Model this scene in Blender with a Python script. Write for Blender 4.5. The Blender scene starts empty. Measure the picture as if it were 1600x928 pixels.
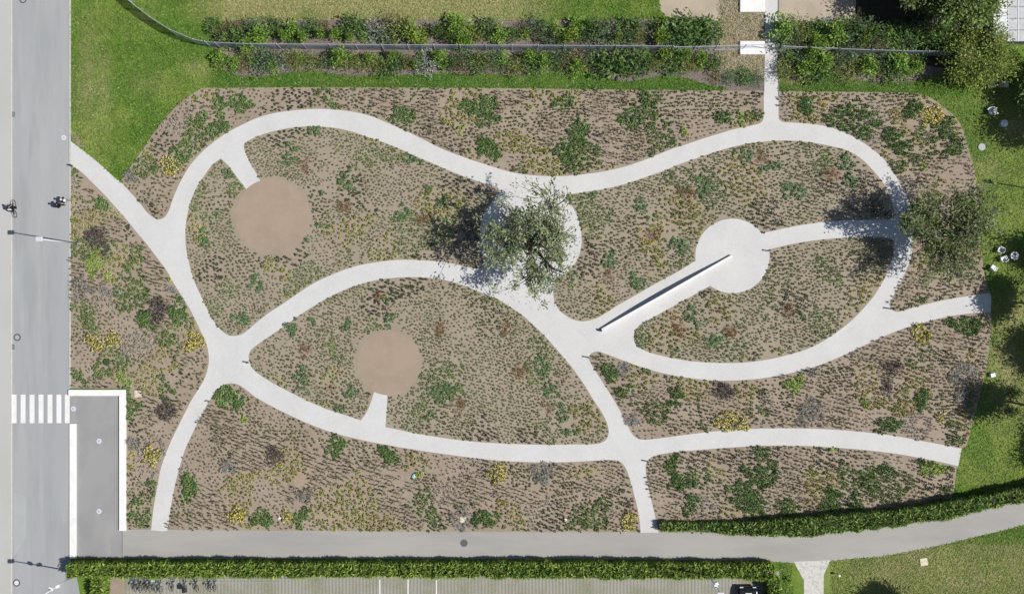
import bpy, bmesh, math, random
import numpy as np
from mathutils import Vector, Matrix
from mathutils.geometry import tessellate_polygon

rnd = random.Random(7)
rng = np.random.default_rng(11)
S = 0.0625                      # metres of ground for one pixel of the survey photograph
CAM_H = 100.0
scene = bpy.context.scene
COL = scene.collection
PI = math.pi
R_ = math.radians

def W(px, py, z=0.0):
    return ((px - 800) * S, (464 - py) * S, z)

# ------------------------------------------------------------------ tags
def tag(o, label=None, cat=None, group=None, kind=None):
    if label: o['label'] = label
    if cat: o['category'] = cat
    if group: o['group'] = group
    if kind: o['kind'] = kind
    return o

def empty(name, loc, rz=0.0):
    o = bpy.data.objects.new(name, None)
    o.empty_display_size = 0.3
    COL.objects.link(o)
    o.location = loc
    o.rotation_euler = (0, 0, rz)
    return o

def thing(name, label, cat, loc, rz=0.0, group=None):
    return tag(empty(name, loc, rz), label, cat, group)

def copy_tree(o, parent=None):
    c = o.copy(); COL.objects.link(c)
    if parent is not None: c.parent = parent
    for ch in list(o.children):
        copy_tree(ch, c)
    return c

# ------------------------------------------------------------------ materials
MATS = {}
def new_mat(name):
    m = bpy.data.materials.new(name); m.use_nodes = True
    nt = m.node_tree
    return m, nt, nt.nodes['Principled BSDF']

def mat(name, col, rough=0.6, spec=0.3, metal=0.0, var=0.0, scale=8.0, bump=0.0, emit=None):
    if name in MATS: return MATS[name]
    m, nt, b = new_mat(name)
    b.inputs['Roughness'].default_value = rough
    b.inputs['Specular IOR Level'].default_value = spec
    b.inputs['Metallic'].default_value = metal
    b.inputs['Base Color'].default_value = (*col, 1)
    if var > 0:
        tc = nt.nodes.new('ShaderNodeTexCoord')
        n = nt.nodes.new('ShaderNodeTexNoise'); n.inputs['Scale'].default_value = scale; n.inputs['Detail'].default_value = 5
        r = nt.nodes.new('ShaderNodeValToRGB')
        r.color_ramp.elements[0].position = 0.3; r.color_ramp.elements[1].position = 0.7
        r.color_ramp.elements[0].color = (*[c * (1 - var) for c in col], 1)
        r.color_ramp.elements[1].color = (*[min(1, c * (1 + var)) for c in col], 1)
        nt.links.new(tc.outputs['Object'], n.inputs['Vector'])
        nt.links.new(n.outputs['Fac'], r.inputs['Fac'])
        nt.links.new(r.outputs['Color'], b.inputs['Base Color'])
        if bump > 0:
            bp = nt.nodes.new('ShaderNodeBump'); bp.inputs['Strength'].default_value = bump
            bp.inputs['Distance'].default_value = 0.02
            nt.links.new(n.outputs['Fac'], bp.inputs['Height']); nt.links.new(bp.outputs['Normal'], b.inputs['Normal'])
    MATS[name] = m
    return m

def ground_mat(name, layers, rough=0.9, bump=0.0, bump_scale=20.0, stretch=(1, 1, 1), attr=False):
    """layers: base colour, then (colour, noise scale, low, high, amount, stretch) mixed over it."""
    if name in MATS: return MATS[name]
    m, nt, b = new_mat(name)
    b.inputs['Roughness'].default_value = rough
    b.inputs['Specular IOR Level'].default_value = 0.15
    tc = nt.nodes.new('ShaderNodeTexCoord')
    if attr:
        a = nt.nodes.new('ShaderNodeAttribute'); a.attribute_name = 'Col'
        cur = a.outputs['Color']
    else:
        c = nt.nodes.new('ShaderNodeRGB'); c.outputs[0].default_value = (*layers[0], 1)
        cur = c.outputs[0]
    for i, (col, sc, lo, hi, amt, st) in enumerate(layers[1:]):
        mp = nt.nodes.new('ShaderNodeMapping'); mp.inputs['Scale'].default_value = st
        mp.inputs['Location'].default_value = (i * 13.7, i * 5.1, 0)
        n = nt.nodes.new('ShaderNodeTexNoise'); n.inputs['Scale'].default_value = sc
        n.inputs['Detail'].default_value = 4; n.inputs['Roughness'].default_value = 0.6
        mr = nt.nodes.new('ShaderNodeMapRange')
        mr.inputs['From Min'].default_value = lo; mr.inputs['From Max'].default_value = hi
        mr.inputs['To Min'].default_value = 0; mr.inputs['To Max'].default_value = amt
        mx = nt.nodes.new('ShaderNodeMix'); mx.data_type = 'RGBA'
        mx.inputs['B'].default_value = (*col, 1)
        nt.links.new(tc.outputs['Object'], mp.inputs['Vector']); nt.links.new(mp.outputs['Vector'], n.inputs['Vector'])
        nt.links.new(n.outputs['Fac'], mr.inputs['Value']); nt.links.new(mr.outputs['Result'], mx.inputs['Factor'])
        nt.links.new(cur, mx.inputs['A'])
        cur = mx.outputs['Result']
    nt.links.new(cur, b.inputs['Base Color'])
    if bump > 0:
        n = nt.nodes.new('ShaderNodeTexNoise'); n.inputs['Scale'].default_value = bump_scale; n.inputs['Detail'].default_value = 5
        bp = nt.nodes.new('ShaderNodeBump'); bp.inputs['Strength'].default_value = bump; bp.inputs['Distance'].default_value = 0.04
        nt.links.new(tc.outputs['Object'], n.inputs['Vector'])
        nt.links.new(n.outputs['Fac'], bp.inputs['Height']); nt.links.new(bp.outputs['Normal'], b.inputs['Normal'])
    MATS[name] = m
    return m

def foliage_mat(name='foliage', trans=0.25, rough=0.55):
    if name in MATS: return MATS[name]
    m, nt, b = new_mat(name)
    a = nt.nodes.new('ShaderNodeAttribute'); a.attribute_name = 'Col'
    b.inputs['Roughness'].default_value = rough; b.inputs['Specular IOR Level'].default_value = 0.25
    t = nt.nodes.new('ShaderNodeBsdfTranslucent')
    mx = nt.nodes.new('ShaderNodeMixShader'); mx.inputs['Fac'].default_value = trans
    out = nt.nodes['Material Output']
    nt.links.new(a.outputs['Color'], b.inputs['Base Color']); nt.links.new(a.outputs['Color'], t.inputs['Color'])
    nt.links.new(b.outputs[0], mx.inputs[1]); nt.links.new(t.outputs[0], mx.inputs[2])
    nt.links.new(mx.outputs[0], out.inputs['Surface'])
    MATS[name] = m
    return m

# ------------------------------------------------------------------ mesh collectors
class MB:
    """collects shapes, becomes ONE mesh object"""
    def __init__(s):
        s.v = []; s.f = []; s.c = []; s.n = 0; s.hascol = False
    def raw(s, verts, faces, col=None):
        verts = np.asarray(verts, float).reshape(-1, 3)
        b = s.n
        s.v.append(verts)
        s.f.extend([tuple(i + b for i in f) for f in faces])
        if col is not None:
            s.hascol = True
            col = np.asarray(col, float)
            if col.ndim == 1: col = np.tile(col[:3], (len(verts), 1))
            s.c.append(col)
        else:
            s.c.append(np.ones((len(verts), 3)) * 0.5)
        s.n += len(verts)
        return s
    def regular(s, verts, k, col):
        """verts (N*k,3): N faces of k corners"""
        n = len(verts) // k
        idx = (np.arange(n * k) + s.n).reshape(n, k)
        s.v.append(verts); s.c.append(col); s.hascol = True
        s.f.extend(map(tuple, idx.tolist()))
        s.n += len(verts)
    def box(s, c, d, rz=0.0, col=None, rx=0.0, bev=0.0):
        bm = bmesh.new(); bmesh.ops.create_cube(bm, size=1.0)
        bmesh.ops.scale(bm, vec=d, verts=bm.verts)
        if bev > 0:
            bmesh.ops.bevel(bm, geom=list(bm.edges), offset=bev, segments=2, affect='EDGES', profile=0.5)
        M = Matrix.Translation(c) @ Matrix.Rotation(rz, 4, 'Z') @ Matrix.Rotation(rx, 4, 'X')
        bmesh.ops.transform(bm, matrix=M, verts=bm.verts)
        s.bm(bm, col); return s
    def bm(s, bm, col=None):
        bm.verts.index_update()
        s.raw([v.co[:] for v in bm.verts], [[v.index for v in f.verts] for f in bm.faces], col)
        bm.free()
    def cyl(s, c, r, h, seg=16, r2=None, col=None, axis='Z'):
        r2 = r if r2 is None else r2
        vs = []; fs = []
        for k, (rr, z) in enumerate(((r, 0), (r2, h))):
            for i in range(seg):
                a = 2 * PI * i / seg
                p = (rr * math.cos(a), rr * math.sin(a), z)
                if axis == 'X': p = (p[2], p[0], p[1])
                if axis == 'Y': p = (p[0], p[2], p[1])
                vs.append((p[0] + c[0], p[1] + c[1], p[2] + c[2]))
        for i in range(seg):
            j = (i + 1) % seg
            fs.append((i, j, seg + j, seg + i))
        fs.append(tuple(range(seg - 1, -1, -1))); fs.append(tuple(range(seg, 2 * seg)))
        s.raw(vs, fs, col); return s
    def lathe(s, prof, c=(0, 0, 0), seg=20, col=None):
        vs = []; fs = []
        for (r, z) in prof:
            for i in range(seg):
                a = 2 * PI * i / seg
                vs.append((c[0] + r * math.cos(a), c[1] + r * math.sin(a), c[2] + z))
        for k in range(len(prof) - 1):
            for i in range(seg):
                j = (i + 1) % seg
                fs.append((k * seg + i, k * seg + j, (k + 1) * seg + j, (k + 1) * seg + i))
        fs.append(tuple(range(seg - 1, -1, -1)))
        fs.append(tuple(range((len(prof) - 1) * seg, len(prof) * seg)))
        s.raw(vs, fs, col); return s
    def tube(s, pts, radii, seg=6, col=None, closed=False):
        pts = [Vector(p) for p in pts]
        n = len(pts); vs = []; fs = []
        if not hasattr(radii, '__len__'): radii = [radii] * n
        up = Vector((0.31, 0.17, 0.93)).normalized()
        for i, p in enumerate(pts):
            if closed: t = pts[(i + 1) % n] - pts[i - 1]
            else: t = pts[min(i + 1, n - 1)] - pts[max(i - 1, 0)]
            t = t.normalized() if t.length > 1e-9 else Vector((0, 0, 1))
            u = t.cross(up)
            if u.length < 1e-3: u = t.cross(Vector((1, 0, 0)))
            u.normalize(); w = t.cross(u)
            for k in range(seg):
                a = 2 * PI * k / seg
                q = p + (u * math.cos(a) + w * math.sin(a)) * radii[i]
                vs.append(q[:])
        for i in range(n if closed else n - 1):
            i2 = (i + 1) % n
            for k in range(seg):
                l = (k + 1) % seg
                fs.append((i * seg + k, i * seg + l, i2 * seg + l, i2 * seg + k))
        if not closed:
            fs.append(tuple(range(seg - 1, -1, -1))); fs.append(tuple(range((n - 1) * seg, n * seg)))
        s.raw(vs, fs, col); return s
    def build(s, name, material, parent=None, smooth=False):
        me = bpy.data.meshes.new(name)
        v = np.concatenate(s.v) if s.v else np.zeros((0, 3))
        me.from_pydata(v.tolist(), [], s.f)
        if s.hascol:
            at = me.color_attributes.new('Col', 'FLOAT_COLOR', 'POINT')
            c = np.concatenate(s.c)
            c4 = np.ones((len(c), 4), np.float32); c4[:, :3] = c
            at.data.foreach_set('color', c4.ravel())
        if smooth:
            me.polygons.foreach_set('use_smooth', [True] * len(me.polygons))
        me.materials.append(material)
        o = bpy.data.objects.new(name, me); COL.objects.link(o)
        if parent is not None: o.parent = parent
        return o

# ------------------------------------------------------------------ noise
def vnoise(x, y, scale, seed=0):
    g = np.random.default_rng(1000 + seed).random((128, 128))
    x = np.asarray(x, float) / scale + 517.3; y = np.asarray(y, float) / scale + 311.7
    xi = np.floor(x).astype(int); yi = np.floor(y).astype(int)
    fx = x - xi; fy = y - yi
    fx = fx * fx * (3 - 2 * fx); fy = fy * fy * (3 - 2 * fy)
    a = g[xi % 128, yi % 128]; b = g[(xi + 1) % 128, yi % 128]
    c = g[xi % 128, (yi + 1) % 128]; d = g[(xi + 1) % 128, (yi + 1) % 128]
    return (a * (1 - fx) + b * fx) * (1 - fy) + (c * (1 - fx) + d * fx) * fy

def fbm(x, y, scale, seed=0):
    x = np.asarray(x, float); y = np.asarray(y, float); t = 0; k = 1.0
    for i in range(4):
        a = .6 + i * 1.1 + seed
        t = t + k * vnoise(x * math.cos(a) - y * math.sin(a), x * math.sin(a) + y * math.cos(a), scale / 2.05 ** i, seed + i); k *= .55
    return t / 1.9

# ------------------------------------------------------------------ polygons
def smooth_poly(pts, sub=5, corner=48):
    """Catmull-Rom through the traced points, kept sharp at real corners"""
    P = [Vector((p[0], p[1])) for p in pts]; n = len(P); out = []
    sharp = []
    for i in range(n):
        a = P[i] - P[i - 1]; b = P[(i + 1) % n] - P[i]
        sharp.append(a.length < 1e-6 or b.length < 1e-6 or math.degrees(a.angle(b)) > corner)
    for i in range(n):
        p1, p2 = P[i], P[(i + 1) % n]; p0, p3 = P[i - 1], P[(i + 2) % n]
        L = (p2 - p1).length
        def tang(pa, pm, pb, is_sharp):
            if is_sharp: return (p2 - p1) * 1.0
            d = (pb - pa)
            return d.normalized() * L if d.length > 1e-6 else d
        m1 = tang(p0, p1, p2, sharp[i]); m2 = tang(p1, p2, p3, sharp[(i + 1) % n])
        k = sub if L > 5 else 2
        for j in range(k):
            t = j / k; t2 = t * t; t3 = t2 * t
            out.append((p1 * (2 * t3 - 3 * t2 + 1) + m1 * (t3 - 2 * t2 + t) + p2 * (-2 * t3 + 3 * t2) + m2 * (t3 - t2))[:])
    return out

def arc(cx, cy, r, a0, a1, n=24):
    return [(cx + r * math.cos(R_(a0 + (a1 - a0) * i / n)), cy + r * math.sin(R_(a0 + (a1 - a0) * i / n))) for i in range(n + 1)]

def sheet(name, pts, z, material, skirt=0.02, kind='structure', smooth=True):
    if smooth: pts = smooth_poly(pts)
    v = [Vector((*W(*p)[:2], z)) for p in pts]
    tris = tessellate_polygon([v])
    n = len(v)
    verts = [q[:] for q in v] + [(q.x, q.y, z - skirt) for q in v]
    faces = []
    for t in tris:
        a, b, c = (v[i] for i in t)
        up = (b - a).cross(c - a).z
        faces.append(tuple(t) if up > 0 else tuple(reversed(t)))
    area = sum(v[i].x * v[(i + 1) % n].y - v[(i + 1) % n].x * v[i].y for i in range(n))
    for i in range(n):
        j = (i + 1) % n
        faces.append((i, n + i, n + j, j) if area > 0 else (i, j, n + j, n + i))
    mb = MB(); mb.raw(verts, faces)
    o = mb.build(name, material)
    if kind: o['kind'] = kind
    return o

def inside(px, py, poly):
    px = np.asarray(px, float); py = np.asarray(py, float)
    res = np.zeros(px.shape, bool)
    n = len(poly)
    for i in range(n):
        x1, y1 = poly[i]; x2, y2 = poly[(i + 1) % n]
        if y1 == y2: continue
        c = ((y1 > py) != (y2 > py)) & (px < (x2 - x1) * (py - y1) / (y2 - y1) + x1)
        res ^= c
    return res

def edge_dist(px, py, poly):
    px = np.asarray(px, float); py = np.asarray(py, float)
    d = np.full(px.shape, 1e9)
    n = len(poly)
    for i in range(n):
        x1, y1 = poly[i]; x2, y2 = poly[(i + 1) % n]
        dx, dy = x2 - x1, y2 - y1; L2 = dx * dx + dy * dy
        if L2 < 1e-9: continue
        t = np.clip(((px - x1) * dx + (py - y1) * dy) / L2, 0, 1)
        d = np.minimum(d, np.hypot(px - x1 - t * dx, py - y1 - t * dy))
    return d

# ================================================================== TRACED OUTLINES (ground survey, in photo pixels)
LAWN_EDGE = [(189, 282), (225, 231), (246, 200), (272, 170), (300, 148), (313, 139.5), (325, 138)]
BED = {}
BED['A'] = LAWN_EDGE + [(500, 137), (800, 138.5), (1000, 141), (1193, 142.5), (1193.5, 170), (1193, 184), (1190, 191), (1183, 194.5),
    (1175, 196.5), (1150, 201.5), (1125, 209), (1100, 216.5), (1075, 225), (1050, 233), (1025, 243), (1000, 253), (975, 261), (950, 267),
    (925, 271), (900, 274), (875, 275.7), (850, 275.5), (825, 273.5), (800, 269.5), (775, 262.5), (750, 254.5), (725, 246), (690, 232.5),
    (650, 212.5), (625, 201), (600, 190), (575, 180.5), (550, 175), (525, 172), (500, 170.5), (475, 171.5), (450, 174), (425, 178),
    (400, 185.5), (375, 197), (350, 211), (325, 229.5), (307, 247), (295, 262), (285, 279), (277.5, 294), (271, 309), (266, 324),
    (261, 335), (255, 341), (247, 343), (239, 339.5), (230, 332), (220, 319), (207, 304), (195, 291)]
BED['B'] = [(111, 258), (125, 267), (145, 286), (165, 306), (180, 323), (195, 339.5), (212, 361), (230, 382), (245, 402), (260, 422), (272, 443),
    (286, 465), (297.5, 484), (307.5, 504), (316, 521.5), (322.5, 536.5), (326, 551.5), (326.5, 564), (324.5, 576.5), (319, 593),
    (310, 608), (300, 624), (290, 643), (280, 663), (271, 681), (264, 697), (257.5, 713.5), (251, 733.5), (247.5, 751), (244, 771),
    (240.5, 791), (238, 811), (236.5, 827), (198.5, 827), (198.5, 606.5), (111, 606.5), (111, 430)]
BED['C'] = [(345, 248), (357, 259), (372, 279), (383, 293), (390, 305), (410, 291), (406, 281), (400, 270), (395, 262), (387, 247), (381.5, 232), (382, 225),
    (387, 221), (400, 214.5), (425, 206), (450, 201), (475, 198), (500, 198), (525, 200.5), (550, 206), (575, 214.5), (600, 223), (625, 233),
    (650, 244.5), (675, 255), (700, 266), (725, 276), (750, 284.5), (771, 291), (779, 295), (781, 300), (777, 306), (772, 312), (761.5, 326), (754, 340), (751, 355),
    (750.5, 370.5), (752, 388), (756, 401), (759, 409), (756, 416), (747, 420), (732, 418), (712, 413), (687, 409), (662, 407), (637, 406), (612, 407),
    (587, 410), (562, 414.5), (537, 422), (512, 432), (487, 444.5), (459, 463), (440, 476), (420, 489), (402, 503), (390, 513.5), (380, 521),
    (372, 524), (362, 524.7), (354, 522), (345, 515), (335, 503), (325, 485.5), (315, 464), (305, 442), (299, 424), (294, 404), (291, 387),
    (290, 367), (291, 347), (295, 327), (301, 307), (310, 289), (320, 274), (332, 258)]
BED['D'] = [(391, 549), (400, 540), (425, 523), (450, 505.5), (475, 488), (500, 472.5), (515, 464), (537, 453.5), (562, 444.5), (587, 438), (612, 434.5),
    (637, 433), (662, 433.5), (687, 436), (712, 442), (737, 451), (762, 461), (775, 466), (790, 474.5), (803, 483), (820, 495.5), (837, 511), (855, 529),
    (872, 548), (887, 565.5), (902, 585), (915, 604), (927, 624), (939, 642), (947, 657), (951, 671.5), (950, 681), (946, 687.5), (940, 691), (930, 693.5),
    (900, 694), (850, 694.5), (800, 693.2), (775, 692), (750, 690.5), (725, 688), (700, 685), (675, 681), (650, 677), (625, 671.5), (602.5, 667),
    (604, 647), (605, 629), (606, 606), (588, 606), (584, 614), (580, 627), (574, 642), (564, 656.5), (540, 648.5), (512, 639.5), (487, 629), (462, 617),
    (437, 604), (420, 594.5), (400, 581), (393, 573), (390, 564), (389, 556)]
BED['E'] = ([(885, 304.5), (912, 300.5), (937, 296.7), (962, 291.5), (987, 284.5), (1012, 276), (1037, 267), (1062, 257), (1087, 248), (1112, 239.5), (1137, 232),
    (1162, 226), (1200, 221), (1225, 220), (1250, 221), (1275, 224), (1300, 229), (1318, 233.5), (1335, 241), (1350, 252), (1362, 264.5), (1375, 279.5), (1385, 294.5),
    (1392, 312), (1397, 329), (1397, 337), (1391, 342.5), (1375, 343.5), (1337, 344), (1310, 345), (1275, 348.5), (1237, 354.5), (1203, 362)]
    + arc(1144.5, 400, 58, -38, -187, 30)
    + [(1070, 418), (1050, 429.5), (1025, 443), (990, 463), (962, 479), (940, 493), (925, 499.5), (910, 502), (895, 499), (882, 491.5), (872, 481.5), (867, 471.5),
    (865, 462), (864.5, 449.5), (868, 439.5), (877, 432.5), (886.5, 426), (897, 413.5), (905, 398.5), (909, 379), (907, 356), (901.6, 336), (893, 321), (884, 311)])
BED['F'] = (arc(1144.5, 400, 58, -10, 127, 28) + [(1090, 457.5), (1055, 476.5), (1021, 495.5), (1003, 505), (995, 512.5), (991, 521), (990.5, 532), (996, 541), (1012, 549.5),
    (1037, 556.5), (1062, 561.5), (1087, 565), (1125, 567), (1162, 566.3), (1200, 561.5), (1225, 556), (1250, 549), (1275, 539), (1300, 524), (1325, 505.5),
    (1342, 489.5), (1355, 475), (1365, 463), (1375, 447), (1385, 429.5), (1392, 409.5), (1397, 392), (1397, 379.5), (1392, 373.5), (1380, 371), (1350, 370),
    (1312, 372), (1275, 375.5), (1237, 381.5)])
BED['G'] = [(1216.5, 143), (1216.5, 178), (1217, 187), (1223, 191), (1237, 192), (1275, 195), (1300, 200.5), (1325, 210), (1345, 221), (1363, 233.5), (1380, 248), (1392, 264),
    (1402, 279.5), (1411, 295), (1419, 312), (1424, 329.5), (1426, 347), (1427, 367), (1426, 387), (1422, 407), (1415, 424.5), (1407, 442), (1395, 464), (1390, 474), (1391, 482),
    (1400, 487), (1410, 486), (1425, 481), (1450, 474.5), (1475, 469), (1500, 464.5), (1547, 458), (1540, 440), (1533, 390), (1530, 340), (1526, 292), (1522, 264),
    (1516, 244), (1511, 225), (1505, 205), (1495, 186), (1477, 170), (1460, 157), (1437, 147.5), (1400, 145)]
BED['H'] = [(937, 549.5), (930, 549.5), (923, 553), (920, 559), (923, 567), (932, 582), (945, 602), (959, 624), (972, 647), (982, 667), (988, 678), (997, 685), (1010, 686.5),
    (1037, 683.5), (1075, 678.5), (1112, 674), (1162, 670.3), (1200, 669), (1250, 669), (1300, 670.8), (1350, 674.8), (1400, 681), (1437, 688), (1475, 695), (1502, 700),
    (1510, 696), (1520, 657), (1532, 612), (1541, 572), (1545, 547), (1549, 514), (1549, 488), (1530, 488.5), (1512, 490), (1482, 494.5), (1450, 502), (1417, 511.5), (1390, 521.5),
    (1362, 534), (1337, 546), (1312, 557.5), (1287, 568), (1262, 576), (1237, 582.5), (1200, 589.5), (1162, 593.5), (1125, 594.5), (1100, 593), (1062, 588), (1037, 583),
    (1012, 576.5), (987, 568), (962, 558.5)]
BED['I'] = [(360, 598.5), (347, 602.5), (337, 611), (327, 627), (317, 645), (307, 664), (299, 681.5), (291, 698), (285, 716), (279, 736), (274, 756), (270, 776), (266, 798.5),
    (264, 813.5), (262.5, 827.5), (400, 828.5), (800, 830.5), (1001, 831), (999, 808.5), (995, 788.5), (990, 768.5), (985, 751), (979, 733.5), (973, 724.5), (965, 719.5), (952, 718.3),
    (900, 721), (850, 722), (800, 720.5), (762, 717.5), (725, 713), (687, 708), (650, 702.5), (612, 696), (575, 689), (550, 683.5), (525, 677), (500, 668.5),
    (475, 658.5), (450, 647), (425, 634.5), (400, 620.5), (385, 609), (373, 601)]
BED['J'] = [(1010, 723), (1015, 716), (1025, 711), (1050, 706.5), (1087, 703), (1125, 700), (1170, 697), (1200, 695.7), (1267, 696.7), (1312, 699.5), (1350, 702.5), (1400, 708.5),
    (1437, 715), (1475, 722.5), (1497, 728), (1494, 737), (1490, 766), (1480, 792), (1400, 810), (1250, 834), (1150, 832.5), (1029, 831), (1026, 816), (1022, 798.5), (1017, 778.5), (1012, 756),
    (1009, 734)]
PATH = [(111, 221), (125, 231.5), (145, 247), (162, 262), (187, 283), (215, 290), (260, 290), (330, 180), (500, 150), (1185, 160), (1193.5, 152), (1194.5, -60), (1215.5, -60),
    (1216, 152), (1225, 165), (1440, 170), (1500, 220), (1515, 300), (1530, 440), (1547, 457.5), (1548, 487.5), (1535, 500), (1510, 640), (1490, 690), (1502.5, 700), (1497, 728),
    (1485, 735), (1470, 760), (1045, 800), (1030, 815), (1029, 831.5), (1001, 831.5), (990, 815), (275, 815), (263, 828), (236.5, 828), (225, 815), (210, 700), (215, 600), (130, 500),
    (120, 280), (111, 258)]
BEDS = {k: smooth_poly(v) for k, v in BED.items()}

# ================================================================== GROUND MATERIALS
M_path = ground_mat('pale_concrete', [(0.55, 0.55, 0.545), ((0.50, 0.50, 0.495), 0.35, 0.4, 0.65, 0.8, (1, 1, 1)), ((0.45, 0.445, 0.435), 9.0, 0.52, 0.72, 0.6, (1, 1, 1)),
    ((0.61, 0.60, 0.59), 3.0, 0.5, 0.75, 0.5, (1, 1, 1)), ((0.44, 0.42, 0.39), 0.8, 0.58, 0.78, 0.35, (1, 1, 1)), ((0.36, 0.32, 0.28), 5.5, 0.66, 0.74, 0.35, (1, 1, 1))], rough=0.85, bump=0.1, bump_scale=30)
M_soil = ground_mat('bed_soil', [(0.315, 0.262, 0.208), ((0.265, 0.217, 0.168), 0.25, 0.42, 0.62, 0.8, (1, 1, 1)), ((0.34, 0.275, 0.225), 1.3, 0.48, 0.7, 0.7, (1, 1, 1)),
    ((0.17, 0.12, 0.085), 9.0, 0.55, 0.72, 0.65, (1, 1, 1)), ((0.42, 0.34, 0.27), 14.0, 0.6, 0.75, 0.5, (1, 1, 1))], rough=0.95, bump=0.7, bump_scale=14)
M_soil_in = ground_mat('bed_soil_green', [(0.312, 0.264, 0.206), ((0.27, 0.23, 0.173), 0.3, 0.42, 0.62, 0.8, (1, 1, 1)), ((0.32, 0.268, 0.215), 1.1, 0.48, 0.7, 0.7, (1, 1, 1)),
    ((0.16, 0.14, 0.09), 7.0, 0.54, 0.72, 0.5, (1, 1, 1)), ((0.37, 0.32, 0.26), 13.0, 0.6, 0.75, 0.5, (1, 1, 1))], rough=0.95, bump=0.7, bump_scale=14)
M_mulch = ground_mat('bark_mulch', [(0.185, 0.152, 0.138), ((0.08, 0.062, 0.052), 7.0, 0.45, 0.65, 0.8, (1, 1, 1)), ((0.40, 0.34, 0.31), 10.0, 0.52, 0.7, 0.8, (1, 1, 1))], rough=0.95, bump=0.8, bump_scale=12)
M_clay = ground_mat('clay_surface', [(0.335, 0.264, 0.20), ((0.285, 0.228, 0.175), 0.3, 0.42, 0.68, 0.9, (1, 1, 1)), ((0.35, 0.285, 0.23), 1.1, 0.5, 0.7, 0.6, (1, 1, 1)),
    ((0.30, 0.21, 0.16), 12.0, 0.5, 0.7, 0.6, (1, 1, 1))], rough=0.9, bump=0.2, bump_scale=20)
M_road = ground_mat('road_asphalt', [(0.315, 0.325, 0.335), ((0.36, 0.365, 0.37), 0.22, 0.4, 0.65, 0.9, (1.6, 0.15, 1)), ((0.28, 0.295, 0.30), 0.3, 0.45, 0.65, 0.8, (1.8, 0.25, 1)),
    ((0.40, 0.40, 0.40), 16.0, 0.55, 0.75, 0.35, (1, 1, 1)), ((0.24, 0.245, 0.25), 0.9, 0.56, 0.75, 0.5, (1, 0.12, 1)), ((0.42, 0.42, 0.42), 0.55, 0.58, 0.72, 0.35, (1.4, .1, 1))], rough=0.8)
M_side = ground_mat('side_pavement', [(0.43, 0.43, 0.42), ((0.40, 0.40, 0.38), 0.2, 0.45, 0.6, 0.8, (1, .4, 1)), ((0.35, 0.35, 0.34), 14.0, 0.55, 0.75, 0.3, (1, 1, 1))], rough=0.85)
M_lane = ground_mat('lane_asphalt', [(0.32, 0.312, 0.297), ((0.355, 0.345, 0.33), 0.25, 0.4, 0.62, 0.8, (0.4, 1.4, 1)), ((0.28, 0.275, 0.265), 0.35, 0.48, 0.68, 0.7, (0.3, 1.5, 1)),
    ((0.39, 0.38, 0.365), 15.0, 0.55, 0.75, 0.35, (1, 1, 1))], rough=0.82)
M_ramp = ground_mat('ramp_asphalt', [(0.285, 0.285, 0.285), ((0.25, 0.25, 0.255), 0.35, 0.45, 0.65, 0.9, (1, .6, 1)), ((0.34, 0.335, 0.32), 0.6, 0.55, 0.7, 0.6, (1, .5, 1))], rough=0.82)
M_gravel = ground_mat('pale_gravel', [(0.42, 0.36, 0.28), ((0.34, 0.29, 0.225), 0.5, 0.42, 0.62, 0.8, (1, 1, 1)), ((0.26, 0.22, 0.17), 12.0, 0.55, 0.7, 0.6, (1, 1, 1)),
    ((0.50, 0.45, 0.38), 8.0, 0.55, 0.7, 0.5, (1, 1, 1))], rough=0.95, bump=0.5)
M_drygrass = ground_mat('dry_ground', [(0.40, 0.345, 0.25), ((0.28, 0.25, 0.16), 5.0, 0.42, 0.62, 0.8, (1, 1, 1)), ((0.42, 0.37, 0.26), 9.0, 0.5, 0.7, 0.8, (1, 1, 1))], rough=0.95, bump=0.8)
M_spur = ground_mat('exposed_aggregate', [(0.52, 0.51, 0.48), ((0.36, 0.36, 0.33), 2.6, 0.5, 0.6, 0.8, (1, 1, 1)), ((0.60, 0.59, 0.56), 4.0, 0.5, 0.62, 0.6, (1, 1, 1))], rough=0.9)
M_white = ground_mat('white_wall', [(0.73, 0.73, 0.72), ((0.62, 0.61, 0.58), 1.6, .5, .72, .7, (1, 1, 1)), ((.54, .53, .50), 9.0, .62, .76, .5, (1, 1, 1))], rough=.75)
M_paint = ground_mat('road_paint', [(0.70, 0.70, 0.69), ((0.48, 0.48, 0.48), 7.0, .60, .74, .7, (1, 1, 1)), ((.62, .62, .61), 1.2, .45, .65, .8, (1, 1, 1))], rough=.7)
M_kerb = mat('kerb_stone', (0.44, 0.44, 0.40), 0.8, 0.2, var=0.12, scale=2.0)
M_white_kerb = mat('kerb_light', (0.50, 0.49, 0.47), 0.8, 0.2, var=0.08, scale=2.0)
M_fol = foliage_mat('foliage', 0.25)
M_leaf2 = foliage_mat('tree_leaf', 0.3, 0.45)
M_bark = mat('bark', (0.11, 0.095, 0.07), 0.9, 0.1, var=0.3, scale=6.0)
M_black = mat('black_metal', (0.022, 0.023, 0.026), 0.45, 0.4)
M_greymetal = mat('grey_metal', (0.42, 0.44, 0.47), 0.4, 0.5, metal=0.3)
M_iron = mat('cast_iron', (0.10, 0.10, 0.105), 0.7, 0.3, var=0.2, scale=20.0)
M_rubber = mat('rubber', (0.02, 0.02, 0.021), 0.8, 0.2)
M_whitepl = mat('white_plastic', (0.78, 0.78, 0.78), 0.45, 0.4)
M_glass = mat('lamp_glass', (0.72, 0.75, 0.80), 0.15, 0.5)

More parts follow.
